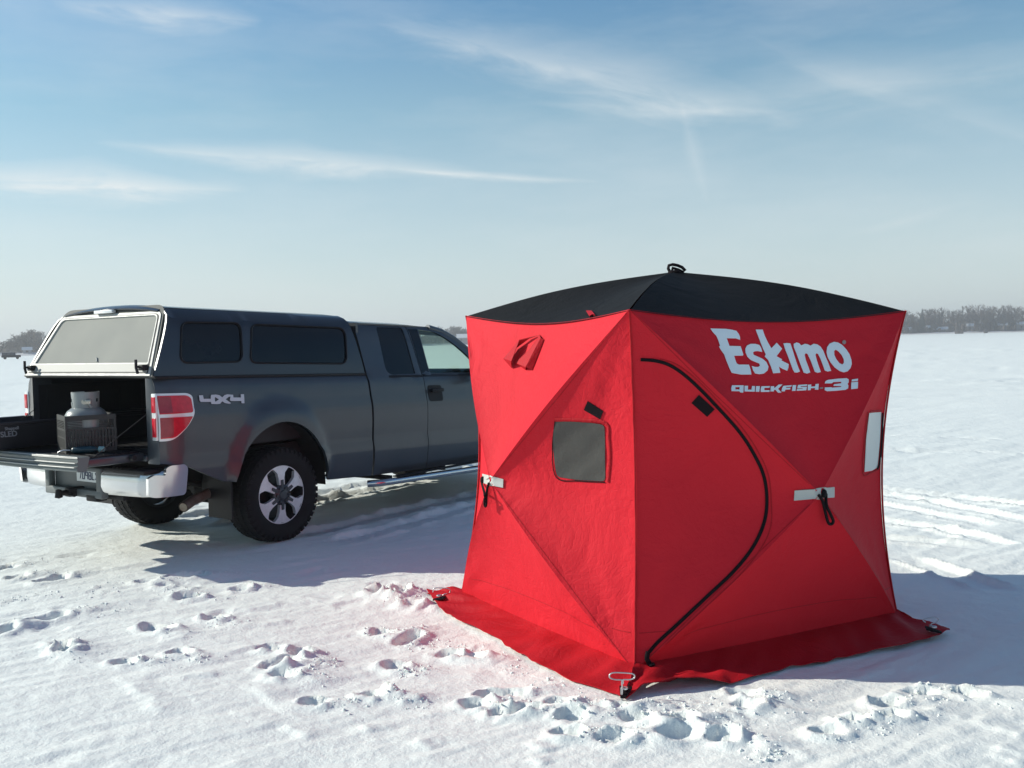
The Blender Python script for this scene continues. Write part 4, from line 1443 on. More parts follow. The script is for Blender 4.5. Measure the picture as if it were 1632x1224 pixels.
mb.bbox((-1.300, -.37, .495), (-1.23, .43, .56), .012); mb.bbox((-1.297, -.37, .705), (-1.20, .43, .738), .01)
mb.box((-1.235, -.32, .55), (-1.225, .38, .71))
mb.build('bumper_centre', M_GREYP, bump, 30)
MB().box((-1.223, -.30, .565), (-1.2, .36, .705)).build('plate_recess', M_DARK, bump)
pl = MB().bbox((-1.262, -.285, .615), (-1.256, .02, .715), .002)
plo = pl.build('license_plate', M_PLATE, bump)
cu = MB()
for k, ch in enumerate("709BLX"):
    # simple stroke characters pressed into the plate
    SEG = {'7': [(0, 1, 1, 1), (1, 1, .4, 0)], '0': [(0, 0, 0, 1), (0, 1, 1, 1), (1, 1, 1, 0), (1, 0, 0, 0)], '9': [(1, 0, 1, 1), (1, 1, 0, 1), (0, 1, 0, .5), (0, .5, 1, .5)], 'B': [(0, 0, 0, 1), (0, 1, .9, 1), (.9, 1, .9, .5), (0, .5, 1, .5), (1, .5, 1, 0), (1, 0, 0, 0)], 'L': [(0, 1, 0, 0), (0, 0, 1, 0)], 'X': [(0, 0, 1, 1), (0, 1, 1, 0)]}[ch]
    for (a, b, c, d) in SEG:
        y0 = .005 - .026 - k * .045; w = .028; h = .055; zb = .637
        cu.tube([(-1.2635, y0 - a * w, zb + b * h), (-1.2635, y0 - c * w, zb + d * h)], .004, 4)
cu.build('plate_characters', M_PLTXT, plo)

# topper
top = empty('bed_cap'); top.parent = truck


def ytop(X, z):
    y = float(np.interp(z, [1.415, 1.50, 1.62, 1.75, 1.85, 1.90, 1.935, 1.955], [.915, .900, .872, .836, .798, .765, .715, .65]))
    return y


def cap_panel(name, outer, holes, side, m_, parent, off=0, thick=.02, step=.06):
    return side_panel(name, outer, holes, side, m_, parent, step, off, thick, lambda X, z: ytop(X, z))


w1p = rounded([(-.83, 1.838), (-.25, 1.848), (-.32, 1.525), (-.92, 1.515)], [.07, .07, .07, .08], 6)
w2p = rounded([(-.14, 1.840), (.95, 1.838), (.87, 1.505), (-.24, 1.515)], [.07, .09, .08, .07], 6)
for sd in (-1, 1):
    outc = [(-1.17, 1.418), (-.905, 1.945), (1.02, 1.955), (1.085, 1.418)]
    cp = cap_panel('cap_side', outc, [w1p, w2p], sd, M_TOP, top)
    for w_ in (w1p, w2p):
        fo = cap_panel('side_window', w_, [], sd, M_TINT, top, -0.006, .006, .1)
        cx = sum(p[0] for p in w_) / len(w_); cz = sum(p[1] for p in w_) / len(w_)
        MB().tube([P3(p[0], sd * (ytop(*p) + .002), p[1]) for p in w_], .009, 6, closed=True).build('window_gasket', M_BLACK, fo, 60)
# roof shell
mb = MB(); vs = []; fs = []
XS = [-.935, -.915, -.86, -.7, -.3, .2, .7, .95, 1.02, 1.06]
YS = np.linspace(-1, 1, 25)
for X in XS:
    for yv in YS:
        e = abs(yv)
        y = yv * .652
        z = 1.955 + .038 * (1 - e ** 2.4)
        d_ = 0
        if X < -.86: d_ = .030 * ((-.86 - X) / .075) ** 1.6
        if X > .95: d_ = .09 * ((X - .95) / .11) ** 2
        vs.append(P3(X, y, z - d_))
n_ = len(YS)
for a in range(len(XS) - 1):
    for b in range(n_ - 1):
        k = a * n_ + b; fs.append((k, k + 1, k + n_ + 1, k + n_))
mb.add(vs, fs)
o = mb.build('cap_roof', M_TOP, top)
bm = bmesh.new(); bm.from_mesh(o.data); bmesh.ops.solidify(bm, geom=bm.faces[:], thickness=0.012); bm.to_mesh(o.data); bm.free()
o.data.shade_smooth(); o.data.set_sharp_from_angle(angle=rad(40))
# front wall and front slope of the cap
mb = MB(); mb.add([P3(1.03, -.90, 1.42), P3(1.03, .90, 1.42), P3(1.02, .64, 1.95), P3(1.02, -.64, 1.95), P3(1.05, -.90, 1.42), P3(1.05, .90, 1.42), P3(1.04, .64, 1.95), P3(1.04, -.64, 1.95)], [(0, 1, 2, 3), (7, 6, 5, 4), (0, 4, 5, 1), (1, 5, 6, 2), (2, 6, 7, 3), (3, 7, 4, 0)])
mb.build('cap_front_wall', M_TOP, top)


# rear hatch, a plane leaning forward
def hp(u, v, off=0.0):
    """u: -1..1 from right to left across, v: 0 bottom .. 1 top"""
    B0 = P3(-1.175, 0, 1.425); T0 = P3(-.925, 0, 1.915)
    hw = .878 + (.700 - .878) * v
    nrm = Vector((-(T0 - B0).z, 0, (T0 - B0).x)).normalized()
    p = B0.lerp(T0, v) + Vector((0, u * hw, 0)) + nrm * (off - 0.012 * 0)
    return p


def hatch_sheet(name, poly, holes, m_, parent, off, thick, step=.2):
    return sheet(name, poly, holes, step, lambda p: hp(p[0], p[1], off), lambda p: hp(p[0], p[1], off - thick), m_, parent, 30)


R1 = rounded([(-1.0, -.012), (1.0, -.012), (1.0, 1.015), (-1.0, 1.015)], [.01, .01, .10, .10], 6)
R1i = rounded([(-.965, .03), (.965, .03), (.965, .968), (-.965, .968)], [.01, .01, .08, .08], 6)
hatch = hatch_sheet('rear_hatch', R1, [R1i], M_TRIM, top, 0.004, .03)
R2i = rounded([(-.945, .185), (.945, .185), (.945, .945), (-.945, .945)], [.02, .02, .08, .08], 6)
R2o = [tuple(p) for p in rounded([(-.958, .035), (.958, .035), (.958, .962), (-.958, .962)], [.01, .01, .08, .08], 6)]
hatch_sheet('glass_frame', R2o, [R2i], M_TRIM, hatch, 0.010, .02)
hatch_sheet('hatch_glass', rounded([(-.945, .18), (.945, .18), (.945, .95), (-.945, .95)], [.02, .02, .08, .08], 6), [], M_GREYGL, hatch, -0.002, .006)
hatch_sheet('hatch_gasket', rounded([(-.972, .024), (.972, .024), (.972, .976), (-.972, .976)], [.01, .01, .08, .08], 6), [R2o], M_BLACK, hatch, 0.006, .02)
hatch_sheet('lower_rail', [(-.955, .04), (.955, .04), (.953, .165), (-.953, .165)], [], mat('hatch_rail', (0.30, 0.305, 0.285), 0.6), hatch, 0.014, .02)
# surround of the hatch on the cap body
hatch_sheet('cap_rear_frame', rounded([(-1.03, -.02), (1.03, -.02), (1.03, 1.13), (-1.03, 1.13)], [0, 0, .16, .16], 6), [R1], M_BAND, top, -0.004, .03)
b_ = MB(); b_.bbox((-.02, -.13, -.014), (.02, .13, .014), .006, Matrix.Translation(hp(0.08, 1.035, .022)) )
bl_ = b_.build('brake_light', M_WHITEL, top, 30)
for u in (-.93, .90):
    b_ = MB(); c = hp(u, .09, .03)
    b_.bbox((-.025, -.030, -.022), (.025, .030, .022), .006, Matrix.Translation(c))
    b_.tube([c + Vector((-.02, 0, 0)), c + Vector((-.055, 0, .01))], .009, 8)
    b_.tube([c + Vector((-.055, -.012, -.045)), c + Vector((-.060, 0, 0)), c + Vector((-.052, .012, .06))], .011, 8)
    b_.build('twist_latch', M_BLACK, hatch, 40)
MB().tube([hp(-.13, .215, .004), hp(-.10, .275, .004)], .006, 6).build('glass_scratch', M_TRIM, hatch)

# cab roof, pillars, glass and front end
mb = MB(); vs = []; fs = []
rows = [(1.115, 1.86, .70), (1.125, 1.900, .72), (1.16, 1.912, .735), (1.3, 1.915, .742), (1.9, 1.912, .742), (2.25, 1.895, .735), (2.40, 1.868, .725), (2.50, 1.840, .715), (2.56, 1.815, .71)]
YS = np.linspace(-1, 1, 23)
for X, z, hw in rows:
    for yv in YS:
        e = abs(yv)
        vs.append(P3(X + .05 * (1 - e * e) * (X > 2.2) , yv * hw, z - .022 + .042 * (1 - e ** 2.6)))
n_ = len(YS)
for a in range(len(rows) - 1):
    for b in range(n_ - 1):
        k = a * n_ + b; fs.append((k, k + 1, k + n_ + 1, k + n_))
mb.add(vs, fs)
o = mb.build('cab_roof', M_PAINT, truck)
bm = bmesh.new(); bm.from_mesh(o.data); bmesh.ops.solidify(bm, geom=bm.faces[:], thickness=0.015); bm.to_mesh(o.data); bm.free()
o.data.shade_smooth(); o.data.set_sharp_from_angle(angle=rad(40))
# A pillars and header
for sd in (-1, 1):
    MB().tube([P3(2.22, sd * .725, 1.872), P3(2.42, sd * .735, 1.835), P3(2.58, sd * .765, 1.765), P3(2.74, sd * .80, 1.665), P3(2.92, sd * .84, 1.53), P3(3.08, sd * .885, 1.39)], .035, 10).build('windscreen_pillar', M_PAINT, truck, 60)
# windscreen
mb = MB(); vs = []; fs = []
for a in range(9):
    v = a / 8
    for b in range(13):
        u = b / 12 * 2 - 1
        hw = .87 + (.72 - .87) * v
        X = 3.20 + (2.52 - 3.20) * v + (.10) * (1 - u * u) - .10
        vs.append(P3(X, u * hw, 1.375 + (1.86 - 1.375) * (v ** .92)))
for a in range(8):
    for b in range(12):
        k = a * 13 + b; fs.append((k, k + 1, k + 14, k + 13))
mb.add(vs, fs); mb.build('windscreen', M_GLASS, truck, 60)
# back wall of the cab with window
mb = MB(); mb.box((1.12, -.90, .50), (1.15, .90, 1.36)); mb.box((1.12, -.78, 1.36), (1.15, -.66, 1.86)); mb.box((1.12, .66, 1.36), (1.15, .78, 1.86)); mb.box((1.12, -.66, 1.80), (1.15, .66, 1.87))
mb.build('cab_back_wall', M_PAINT, truck)
MB().box((1.13, -.66, 1.36), (1.136, .66, 1.80)).build('rear_cab_window', M_TINT, truck)
# hood
mb = MB(); vs = []; fs = []
rows = [(3.02, 1.40, .90), (3.2, 1.395, .90), (3.6, 1.37, .90), (4.0, 1.33, .885), (4.3, 1.28, .86), (4.46, 1.22, .82), (4.50, 1.15, .81)]
for X, z, hw in rows:
    for yv in YS:
        e = abs(yv); vs.append(P3(X, yv * hw, z - .02 + .05 * (1 - e ** 3) - .015 * (abs(e - .55) < .06)))
for a in range(len(rows) - 1):
    for b in range(n_ - 1):
        k = a * n_ + b; fs.append((k, k + 1, k + n_ + 1, k + n_))
mb.add(vs, fs); o = mb.build('hood', M_PAINT, truck)
bm = bmesh.new(); bm.from_mesh(o.data); bmesh.ops.solidify(bm, geom=bm.faces[:], thickness=0.015); bm.to_mesh(o.data); bm.free()
o.data.shade_smooth(); o.data.set_sharp_from_angle(angle=rad(40))
mb = MB(); mb.bbox((4.42, -.60, .78), (4.52, .60, 1.12), .02); gr = mb.build('grille', M_BLACK, truck, 30)
mb = MB()
for k in range(3): mb.bbox((4.51, -.57, .84 + k * .10), (4.54, .57, .87 + k * .10), .006)
mb.build('grille_bar', M_CHROME, gr, 30)
for sd in (-1, 1):
    mb = MB(); mb.bbox((4.34, .61, .84), (4.50, .90, 1.13), .03, Matrix.Scale(sd, 4, (0, 1, 0))); mb.build('headlight', M_WHITEL, truck, 40)
mb = MB(); mb.bbox((4.38, -.95, .50), (4.62, .95, .74), .04); mb.build('front_bumper', M_CHROME, truck, 40)
# cab interior
mb = MB()
mb.box((1.16, -.90, .50), (4.3, .90, .56)); mb.box((2.95, -.88, .56), (3.15, .88, 1.30)); mb.bbox((2.80, -.86, 1.12), (3.16, .86, 1.36), .04)
mb.build('cab_interior', M_DARK, truck)
mb = MB()
for yy in (-.45, .45):
    mb.bbox((1.95, yy - .26, .60), (2.45, yy + .26, .86), .05)
    mb.bbox((1.86, yy - .25, .84), (2.00, yy + .25, 1.34), .05, Matrix.Translation((0, 0, 0)))
    mb.bbox((1.84, yy - .12, 1.36), (1.93, yy + .12, 1.52), .03)
mb.bbox((1.20, -.75, .60), (1.55, .75, 1.30), .05)
mb.build('cab_seat', mat('seat_cloth', (0.03, 0.03, 0.034), 0.9), truck, 40)
mb = MB(); c = Vector((2.62, .43, 1.33))
Mx = Matrix.Translation(c) @ Matrix.Rotation(rad(-65), 4, 'Y')
mb.tube([(0.19 * math.cos(a), 0.19 * math.sin(a), 0) for a in np.linspace(0, 2 * PI, 29)[:-1]], .014, 8, closed=True, M=Mx)
mb.tube([(0.19, 0, 0), (-.19, 0, 0)], .012, 6, M=Mx); mb.lathe([(.001, .02), (.07, .015), (.07, -.02)], 14, Mx)
mb.build('steering_wheel', M_BLACK, truck, 60)

# rocker, steps, frame, running gear
for sd in (-1, 1):
    M_ = Matrix.Scale(sd, 4, (0, 1, 0))
    MB().bbox((1.13, .86, .42), (3.05, .93, .50), .02, M_).build('rocker', M_BLACK, truck, 30)
    b_ = MB(); b_.tube([(1.10, .90, .345), (1.16, 1.0, .352), (1.3, 1.03, .352), (2.9, 1.03, .312), (3.02, 1.0, .308), (3.06, .9, .30)], .033, 12, M=M_)
    so = b_.build('side_step', M_CHROME, truck, 60)
    MB().bbox((1.35, .985, .386), (2.9, 1.06, .398), .004, M_ @ Matrix.Rotation(0, 4, 'X')).build('step_tread', M_BLACK, so, 30)
    for xx in (1.3, 2.1, 2.8):
        MB().box((xx, .5, .36), (xx + .05, .98, .40), M_).build('step_bracket', M_DARK, so)
    mf = MB(); mf.bbox((-.54, .68, .27), (-.525, .975, .64), .003, M_ @ Matrix.Shear('XZ', 4, (0, 0)) ); mf.build('mud_flap', M_BLACK, truck)
mb = MB()
for sd in (-1, 1):
    mb.box((-1.15, sd * .48 - .04, .56), (4.4, sd * .48 + .04, .70))
mb.box((-1.0, -.48, .58), (-.92, .48, .68)); mb.box((1.0, -.48, .56), (1.1, .48, .68)); mb.box((-1.1, -.7, .70), (1.05, .7, .80)); mb.box((1.1, -.5, .42), (1.9, .0, .60))
mb.tube([(0, -.70, .40), (0, .70, .40)], .045, 12); mb.lathe([(.03, -.16), (.13, -.06), (.15, .02), (.10, .12), (.04, .16)], 16, Matrix.Translation((0, .04, .40)), 'X')
for sd in (-1, 1):
    mb.tube([(-.75, sd * .54, .60), (-.35, sd * .54, .47), (0, sd * .54, .44), (.4, sd * .54, .48), (.75, sd * .54, .58)], .025, 6)
mb.tube([(.1, .04, .42), (1.8, 0, .50), (3.2, 0, .5)], .04, 10)
mb.tube([(3.67, -.7, .40), (3.67, .7, .40)], .04, 10)
mb.build('chassis', M_DARK, truck, 40)
mb = MB()
mb.tube([(-.20, -.62, .50), (-.55, -.68, .46), (-.74, -.74, .435), (-.86, -.79, .405)], .042, 14, cap=False)
mb.tube([(-.86, -.79, .405), (-.74, -.74, .435)], .034, 14)
mb.build('exhaust_pipe', mat('rusty_steel', (0.16, 0.12, 0.09), 0.55, 0.5, var=(20, (0.30, 0.27, 0.23), 0.7)), truck, 50)
mb = MB()
mb.bbox((-1.15, -.52, .53), (-1.08, .52, .59), .01); mb.bbox((-1.36, -.04, .50), (-1.05, .04, .57), .008); mb.bbox((-1.18, -.48, .475), (-1.13, -.10, .55), .006)
mb.tube([(-1.36, 0, .535), (-1.44, 0, .535)], .022, 8); mb.lathe([(.001, .045), (.022, .04), (.025, .02), (.03, -.02), (.001, -.03)], 12, Matrix.Translation((-1.43, .0, .525)))
mb.tube([(-1.35, -.09, .515), (-1.35, .09, .515)], .012, 8)
mb.bbox((-1.30, -.30, .47), (-1.20, -.16, .53), .01)
mb.build('tow_hitch', M_BLACK, truck, 40)


def tyre_mesh(w=.275, R_=.400, spare=False):
    mb = MB()
    h = w / 2
    prof = [(.235, -h * .72), (.25, -h * .84), (.30, -h * 1.0), (.345, -h * 1.0), (.375, -h * .93), (.393, -h * .80), (R_, -h * .6), (R_ + .002, 0), (R_, h * .6), (.393, h * .80), (.375, h * .93), (.345, h * 1.0), (.30, h * 1.0), (.25, h * .84), (.235, h * .72)]
    mb.lathe(prof, 72, axis='Y', cap=False)
    # tread blocks
    for k in range(44):
        a = 2 * PI * k / 44
        for j, (y0, y1, da) in enumerate(((-.128, -.075, 0), (-.060, -.012, .5), (.006, .055, 0), (.070, .128, .5))):
            Mx_ = Matrix.Rotation(-(a + da * 2 * PI / 44), 4, 'Y')
            mb.box((R_ - .012, y0, -.020), (R_ + .007 - (.010 if j in (0, 3) else 0), y1, .020), Mx_)
            if j in (0, 3):
                s_ = -1 if j == 0 else 1
                mb.box((R_ - .045, s_ * h * .95 - .008, -.014), (R_ - .012, s_ * h * .95 + .006, .014), Mx_)
    return mb


def rim_parts(parent, outw):
    """outw: -1 when the outer face looks to -Y"""
    M_ = Matrix.Scale(-outw, 4, (0, 1, 0))          # built facing -Y
    mb = MB(); mb.lathe([(.252, -.115), (.256, -.105), (.240, -.095), (.225, -.05), (.215, .10), (.24, .11)], 48, M_, 'Y', cap=False)
    mb.lathe([(.215, .02), (.001, .02)], 32, M_, 'Y', cap=False)
    # brake disc
    mb.lathe([(.001, -.005), (.15, -.005), (.15, .012)], 32, M_, 'Y', cap=False)
    mb.build('rim', mat('dark_wheel', (0.035, 0.037, 0.042), 0.4, 0.6), parent, 35)
    sp = MB()
    for k in range(6):
        a = PI / 2 + k * PI / 3
        pl_ = [(.085, -.028), (.085, .028), (.14, .031), (.185, .042), (.212, .070), (.229, .096), (.244, .068), (.251, .020), (.238, .018), (.238, -.018), (.251, -.020), (.244, -.068), (.229, -.096), (.212, -.070), (.185, -.042), (.14, -.031)]
        def q_(p, y):
            r_, t = p; return M_ @ Vector((r_ * math.cos(a) - t * math.sin(a), y - .02 * (1 - (r_ / .25)), r_ * math.sin(a) + t * math.cos(a)))
        sp.prism(pl_, lambda p: q_(p, -.108), lambda p: q_(p, -.075))
    sp.lathe([(.240, -.112), (.2515, -.112), (.2515, -.09), (.240, -.09)], 60, M_, 'Y', cap=False)
    sp.build('rim_spokes', M_ALU, parent, 25)
    hb_ = MB()
    hb_.lathe([(.001, -.140), (.035, -.139), (.040, -.130), (.075, -.122), (.088, -.110), (.088, -.06)], 32, M_, 'Y', cap=False)
    for k in range(6):
        a = PI / 2 + k * PI / 3
        pl_ = [(.06, -.016), (.06, .016), (.125, .011), (.128, -.011)]
        hb_.prism(pl_, lambda p: M_ @ Vector((p[0] * math.cos(a) - p[1] * math.sin(a), -.128, p[0] * math.sin(a) + p[1] * math.cos(a))), lambda p: M_ @ Vector((p[0] * math.cos(a) - p[1] * math.sin(a), -.10, p[0] * math.sin(a) + p[1] * math.cos(a))))
        a += PI / 6
        hb_.lathe([(.001, -.138), (.010, -.138), (.011, -.115)], 8, M_ @ Matrix.Translation((.062 * math.cos(a), 0, .062 * math.sin(a))), 'Y', cap=False)
    hb_.build('hub_cap', mat('hub_grey', (0.06, 0.065, 0.075), 0.4, 0.5), parent, 35)


for (wx, sd) in ((0, -1), (0, 1), (3.67, -1), (3.67, 1)):
    w_ = empty('wheel', (wx, sd * .845, .398)); w_.parent = truck
    tm = tyre_mesh()
    # weight flattens the tread where it rests
    for i_, v_ in enumerate(tm.v):
        if v_[2] < -.385: tm.v[i_] = (v_[0], v_[1] * 1.02, -.385 - (abs(v_[2]) - .385) * .35)
    tm.build('tyre', M_RUB, w_, 30)
    rim_parts(w_, sd)
sp_ = MB(); sp_.lathe([(.20, -.11), (.34, -.12), (.37, -.06), (.37, .06), (.34, .12), (.20, .11)], 36, Matrix.Translation((-.62, 0, .60)), 'Z', cap=True)
sp_.build('spare_tyre', M_RUB, truck, 40)

# ------------------------------------------------------------------ cargo
# black sled riding in the bed
sl = MB()
X0, X1, Ya, Yb = -2.15, -.25, .22, .84
def ring(z, sx, sy):
    cx, cy = (X0 + X1) / 2, (Ya + Yb) / 2
    hx, hy = (X1 - X0) / 2 - sx, (Yb - Ya) / 2 - sy
    return [(p[0] + cx, p[1] + cy, z) for p in rounded([(-hx, -hy), (hx, -hy), (hx, hy), (-hx, hy)], .10, 6)]
rs_ = [ring(.895, .14, .09), ring(.90, .08, .05), ring(1.0, .04, .025), ring(1.085, .0, .0), ring(1.095, -.025, -.022), ring(1.11, -.028, -.024), ring(1.115, -.022, -.018), ring(1.11, .004, .004), ring(1.0, .045, .03), ring(.91, .09, .055)]
k_ = len(rs_[0])
vs = [p for r_ in rs_ for p in r_]
fs = [(a * k_ + b, a * k_ + (b + 1) % k_, (a + 1) * k_ + (b + 1) % k_, (a + 1) * k_ + b) for a in range(len(rs_) - 1) for b in range(k_)]
fs += [tuple(range(k_)), tuple((len(rs_) - 1) * k_ + b for b in range(k_))]
sb = tw((X0 + X1) / 2, (Ya + Yb) / 2, .88)
sled = empty('ice_sled', sb, TRYAW)
tag(sled, 'black plastic ice fishing sled with grey lettering sticking out over the open tailgate', 'sled')
Ms = Matrix.Translation((-(X0 + X1) / 2, -(Ya + Yb) / 2, -.88))
sl.add(vs, fs, Ms); sl.build('sled_tub', M_SLED, sled, 40)


def text_obj(s_, size, name, m_, parent, M, extr=.002):
    cu_ = bpy.data.curves.new(name, 'FONT'); cu_.body = s_; cu_.size = size; cu_.extrude = extr; cu_.offset = size * .02
    tmp = bpy.data.objects.new(name + '_c', cu_); COL.objects.link(tmp)
    dg = bpy.context.evaluated_depsgraph_get()
    me = bpy.data.meshes.new_from_object(tmp.evaluated_get(dg))
    bpy.data.objects.remove(tmp); bpy.data.curves.remove(cu_)
    me.transform(M); me.materials.clear(); me.materials.append(m_)
    o = bpy.data.objects.new(name, me); COL.objects.link(o); o.parent = parent
    return o


M_STXT = mat('sled_print', (0.22, 0.21, 0.23), 0.6)
# on the sled wall facing the camera side (-Y)
Rt = Matrix.Rotation(rad(90), 4, 'X')
text_obj('JET SLED', .060, 'sled_lettering', M_STXT, sled, Ms @ Matrix.Translation((-1.850, .222, 1.000)) @ Matrix.Rotation(rad(-8), 4, 'X') @ Rt)
text_obj('Shappell', .034, 'sled_lettering', M_STXT, sled, Ms @ Matrix.Translation((-1.72, .217, 1.052)) @ Matrix.Rotation(rad(-8), 4, 'X') @ Rt)

# propane tank standing in a milk crate
TC = tw(-1.36, -.31, .885)
tank = empty('propane_tank', TC, 0.3)
tag(tank, 'grey propane tank standing in a black crate on the tailgate', 'propane tank')
MB().lathe([(.06, .012), (.13, .015), (.150, .035), (.157, .08), (.157, .24), (.152, .275), (.135, .305), (.105, .328), (.06, .342), (.001, .346)], 48, cap=False).build('tank_body', M_TANK, tank, 60)
mb = MB()
# collar: open at one side, with hand holes
CN = 40
for k in range(CN):
    a0 = 2 * PI * k / CN; a1 = 2 * PI * (k + 1) / CN
    ang = math.degrees((a0 + a1) / 2) % 360
    if 30 < ang < 95: continue
    hole = any(abs((ang - h + 180) % 360 - 180) < 9 for h in (200, 330))
    segs = [(.325, .375), (.40, .452)] if hole else [(.325, .452)]
    for z0, z1 in segs:
        f = lambda r_, a, z: (r_ * math.cos(a), r_ * math.sin(a), z)
        mb.add([f(.098, a0, z0), f(.098, a1, z0), f(.103, a1, z1), f(.103, a0, z1), f(.094, a0, z0), f(.094, a1, z0), f(.098, a1, z1), f(.098, a0, z1)],
               [(0, 1, 2, 3), (7, 6, 5, 4), (3, 2, 6, 7), (0, 4, 5, 1), (0, 3, 7, 4), (1, 5, 6, 2)])
mb.build('valve_collar', M_TANK, tank)
mb = MB()
mb.tube([(0, 0, .34), (0, 0, .40)], .018, 10); mb.tube([(0, 0, .375), (.0, -.075, .378)], .013, 10); mb.tube([(0, 0, .40), (0, 0, .418)], .027, 10)
mb.tube([(0, -.075, .378), (0, -.10, .378)], .020, 10); mb.bbox((.01, -.12, .36), (.05, -.085, .395), .006); mb.tube([(.03, -.11, .37), (.055, -.12, .335)], .008, 6)
mb.build('valve', M_BRASS, tank, 40)
MB().lathe([(.10, 0.0), (.115, 0.0), (.115, .03), (.10, .03)], 32, cap=False).build('foot_ring', M_TANK, tank, 40)
crate = empty('milk_crate', TC, rad(33))
tag(crate, 'black plastic lattice crate holding the grey propane tank on the tailgate', 'crate')
mb = MB()
h_ = .182; H_ = .28
for q_ in range(4):
    Mx_ = Matrix.Rotation(q_ * PI / 2, 4, 'Z')
    # posts, top band, mid bands, bottom band and lattice bars
    mb.bbox((-h_, -h_, 0), (-h_ + .018, -h_ + .018, H_), .003, Mx_)
    for z0, z1 in ((0, .03), (.105, .118), (.165, .185), (.245, H_)):
        mb.box((-h_ + .018, -h_ + .001, z0), (h_ - .001, -h_ + .009, z1), Mx_)
    for z in np.arange(.19, .245, .012):
        mb.box((-h_ + .018, -h_ + .0015, z), (h_ - .10 if q_ == 3 else -.06, -h_ + .007, z + .006), Mx_)
        mb.box((.06, -h_ + .0015, z), (h_ - .001, -h_ + .007, z + .006), Mx_)
    for k in range(15):
        x = -h_ + .022 + k * .0235
        mb.box((x, -h_ + .002, .03), (x + .016, -h_ + .006, .185), Mx_)
mb.box((-h_ + .01, -h_ + .01, 0.001), (h_ - .01, h_ - .01, .008))
mb.build('crate_body', M_CRATE, crate)
# teal lighter lying on the tailgate in front of the crate
b0 = tw(-1.52, -.50, .884)
tb = empty('gas_torch', b0, rad(12))
tag(tb, 'small dark teal gas torch lying on the tailgate in front of the crate', 'torch')
MB().lathe([(.001, -.105), (.018, -.10), (.026, -.085), (.027, .03), (.022, .06), (.012, .075), (.012, .085)], 20, Matrix.Translation((.03, 0, .028)), 'X').build('gas_canister', M_TEAL, tb, 50)
MB().lathe([(.013, .085), (.022, .09), (.022, .125), (.010, .135)], 14, Matrix.Translation((.03, 0, .028)), 'X').build('canister_cap', mat('pale_teal', (0.22, 0.42, 0.42), 0.3), tb, 50)
MB().tube([(-.08, 0, .028), (-.13, 0, .030), (-.165, .006, .018), (-.17, .01, .004)], .006, 8).build('torch_nozzle', M_STEEL, tb, 50)


# ------------------------------------------------------------------ far shore, trees, houses, vehicle
HA = (560.5, 60)


def shore_r(a):                       # a: angle to the right of straight ahead
    t = (a + 0.47) / 0.94
    return 560 + 300 * min(1.3, max(-.3, t))


def shore_pt(a, dr=0.0):
    r_ = shore_r(a) + dr
    return Vector((r_ * math.sin(a), r_ * math.cos(a), 0))


def pxa(px, py=530):
    d = ray(px, py)
    return math.atan2(d.x, d.y)


MT_TREE = mat('bare_twigs', (0.085, 0.068, 0.060), 0.9)
MT_BRUSH = mat('shore_brush', (0.12, 0.098, 0.085), 0.9)
MT_CON = mat('conifer_needles', (0.030, 0.045, 0.038), 0.9)
MT_BARK = mat('bark', (0.09, 0.075, 0.065), 0.9)
M_SNOWR = mat('roof_snow', (0.62, 0.64, 0.66), 0.7)

# low snowy bank that the trees stand on
mb = MB(); vs = []; fs = []
AN = np.linspace(-.75, .75, 151)
for a in AN:
    for dr, z in ((-6, -.1), (2, .8), (12, 1.5), (120, 2.5), (400, 3)):
        p = shore_pt(float(a), dr); p.z = z + (0.3 * math.sin(a * 80) + .2 * math.sin(a * 211)) * (dr > 0)
        vs.append(p)
for k in range(150):
    for j in range(4):
        q_ = k * 5 + j; fs.append((q_, q_ + 1, q_ + 6, q_ + 5))
mb.add(vs, fs)
tag(mb.build('shore_bank', mat('bank_snow', (0.66, 0.67, 0.68), 0.8, var=(.05, (0.42, 0.41, 0.40), 0.9)), None, 60), 'low snowy bank along the far lake shore', 'bank', kind='structure')

rnd = random.Random(11)


def tree_top(a):
    """crown height of the wood along the shore"""
    base = 9.8 + 9.6 * max(0, min(1, (a + .3) / .7))
    px_like = math.tan(a) * FPX + PW / 2
    bump_ = 3.2 * math.exp(-((px_like - 55) / 16) ** 2) + 6.0 * math.exp(-((px_like - 1545) / 45) ** 2) + 1.5 * math.sin(a * 41) + 1.0 * math.sin(a * 97 + 1)
    return base + bump_ * .8


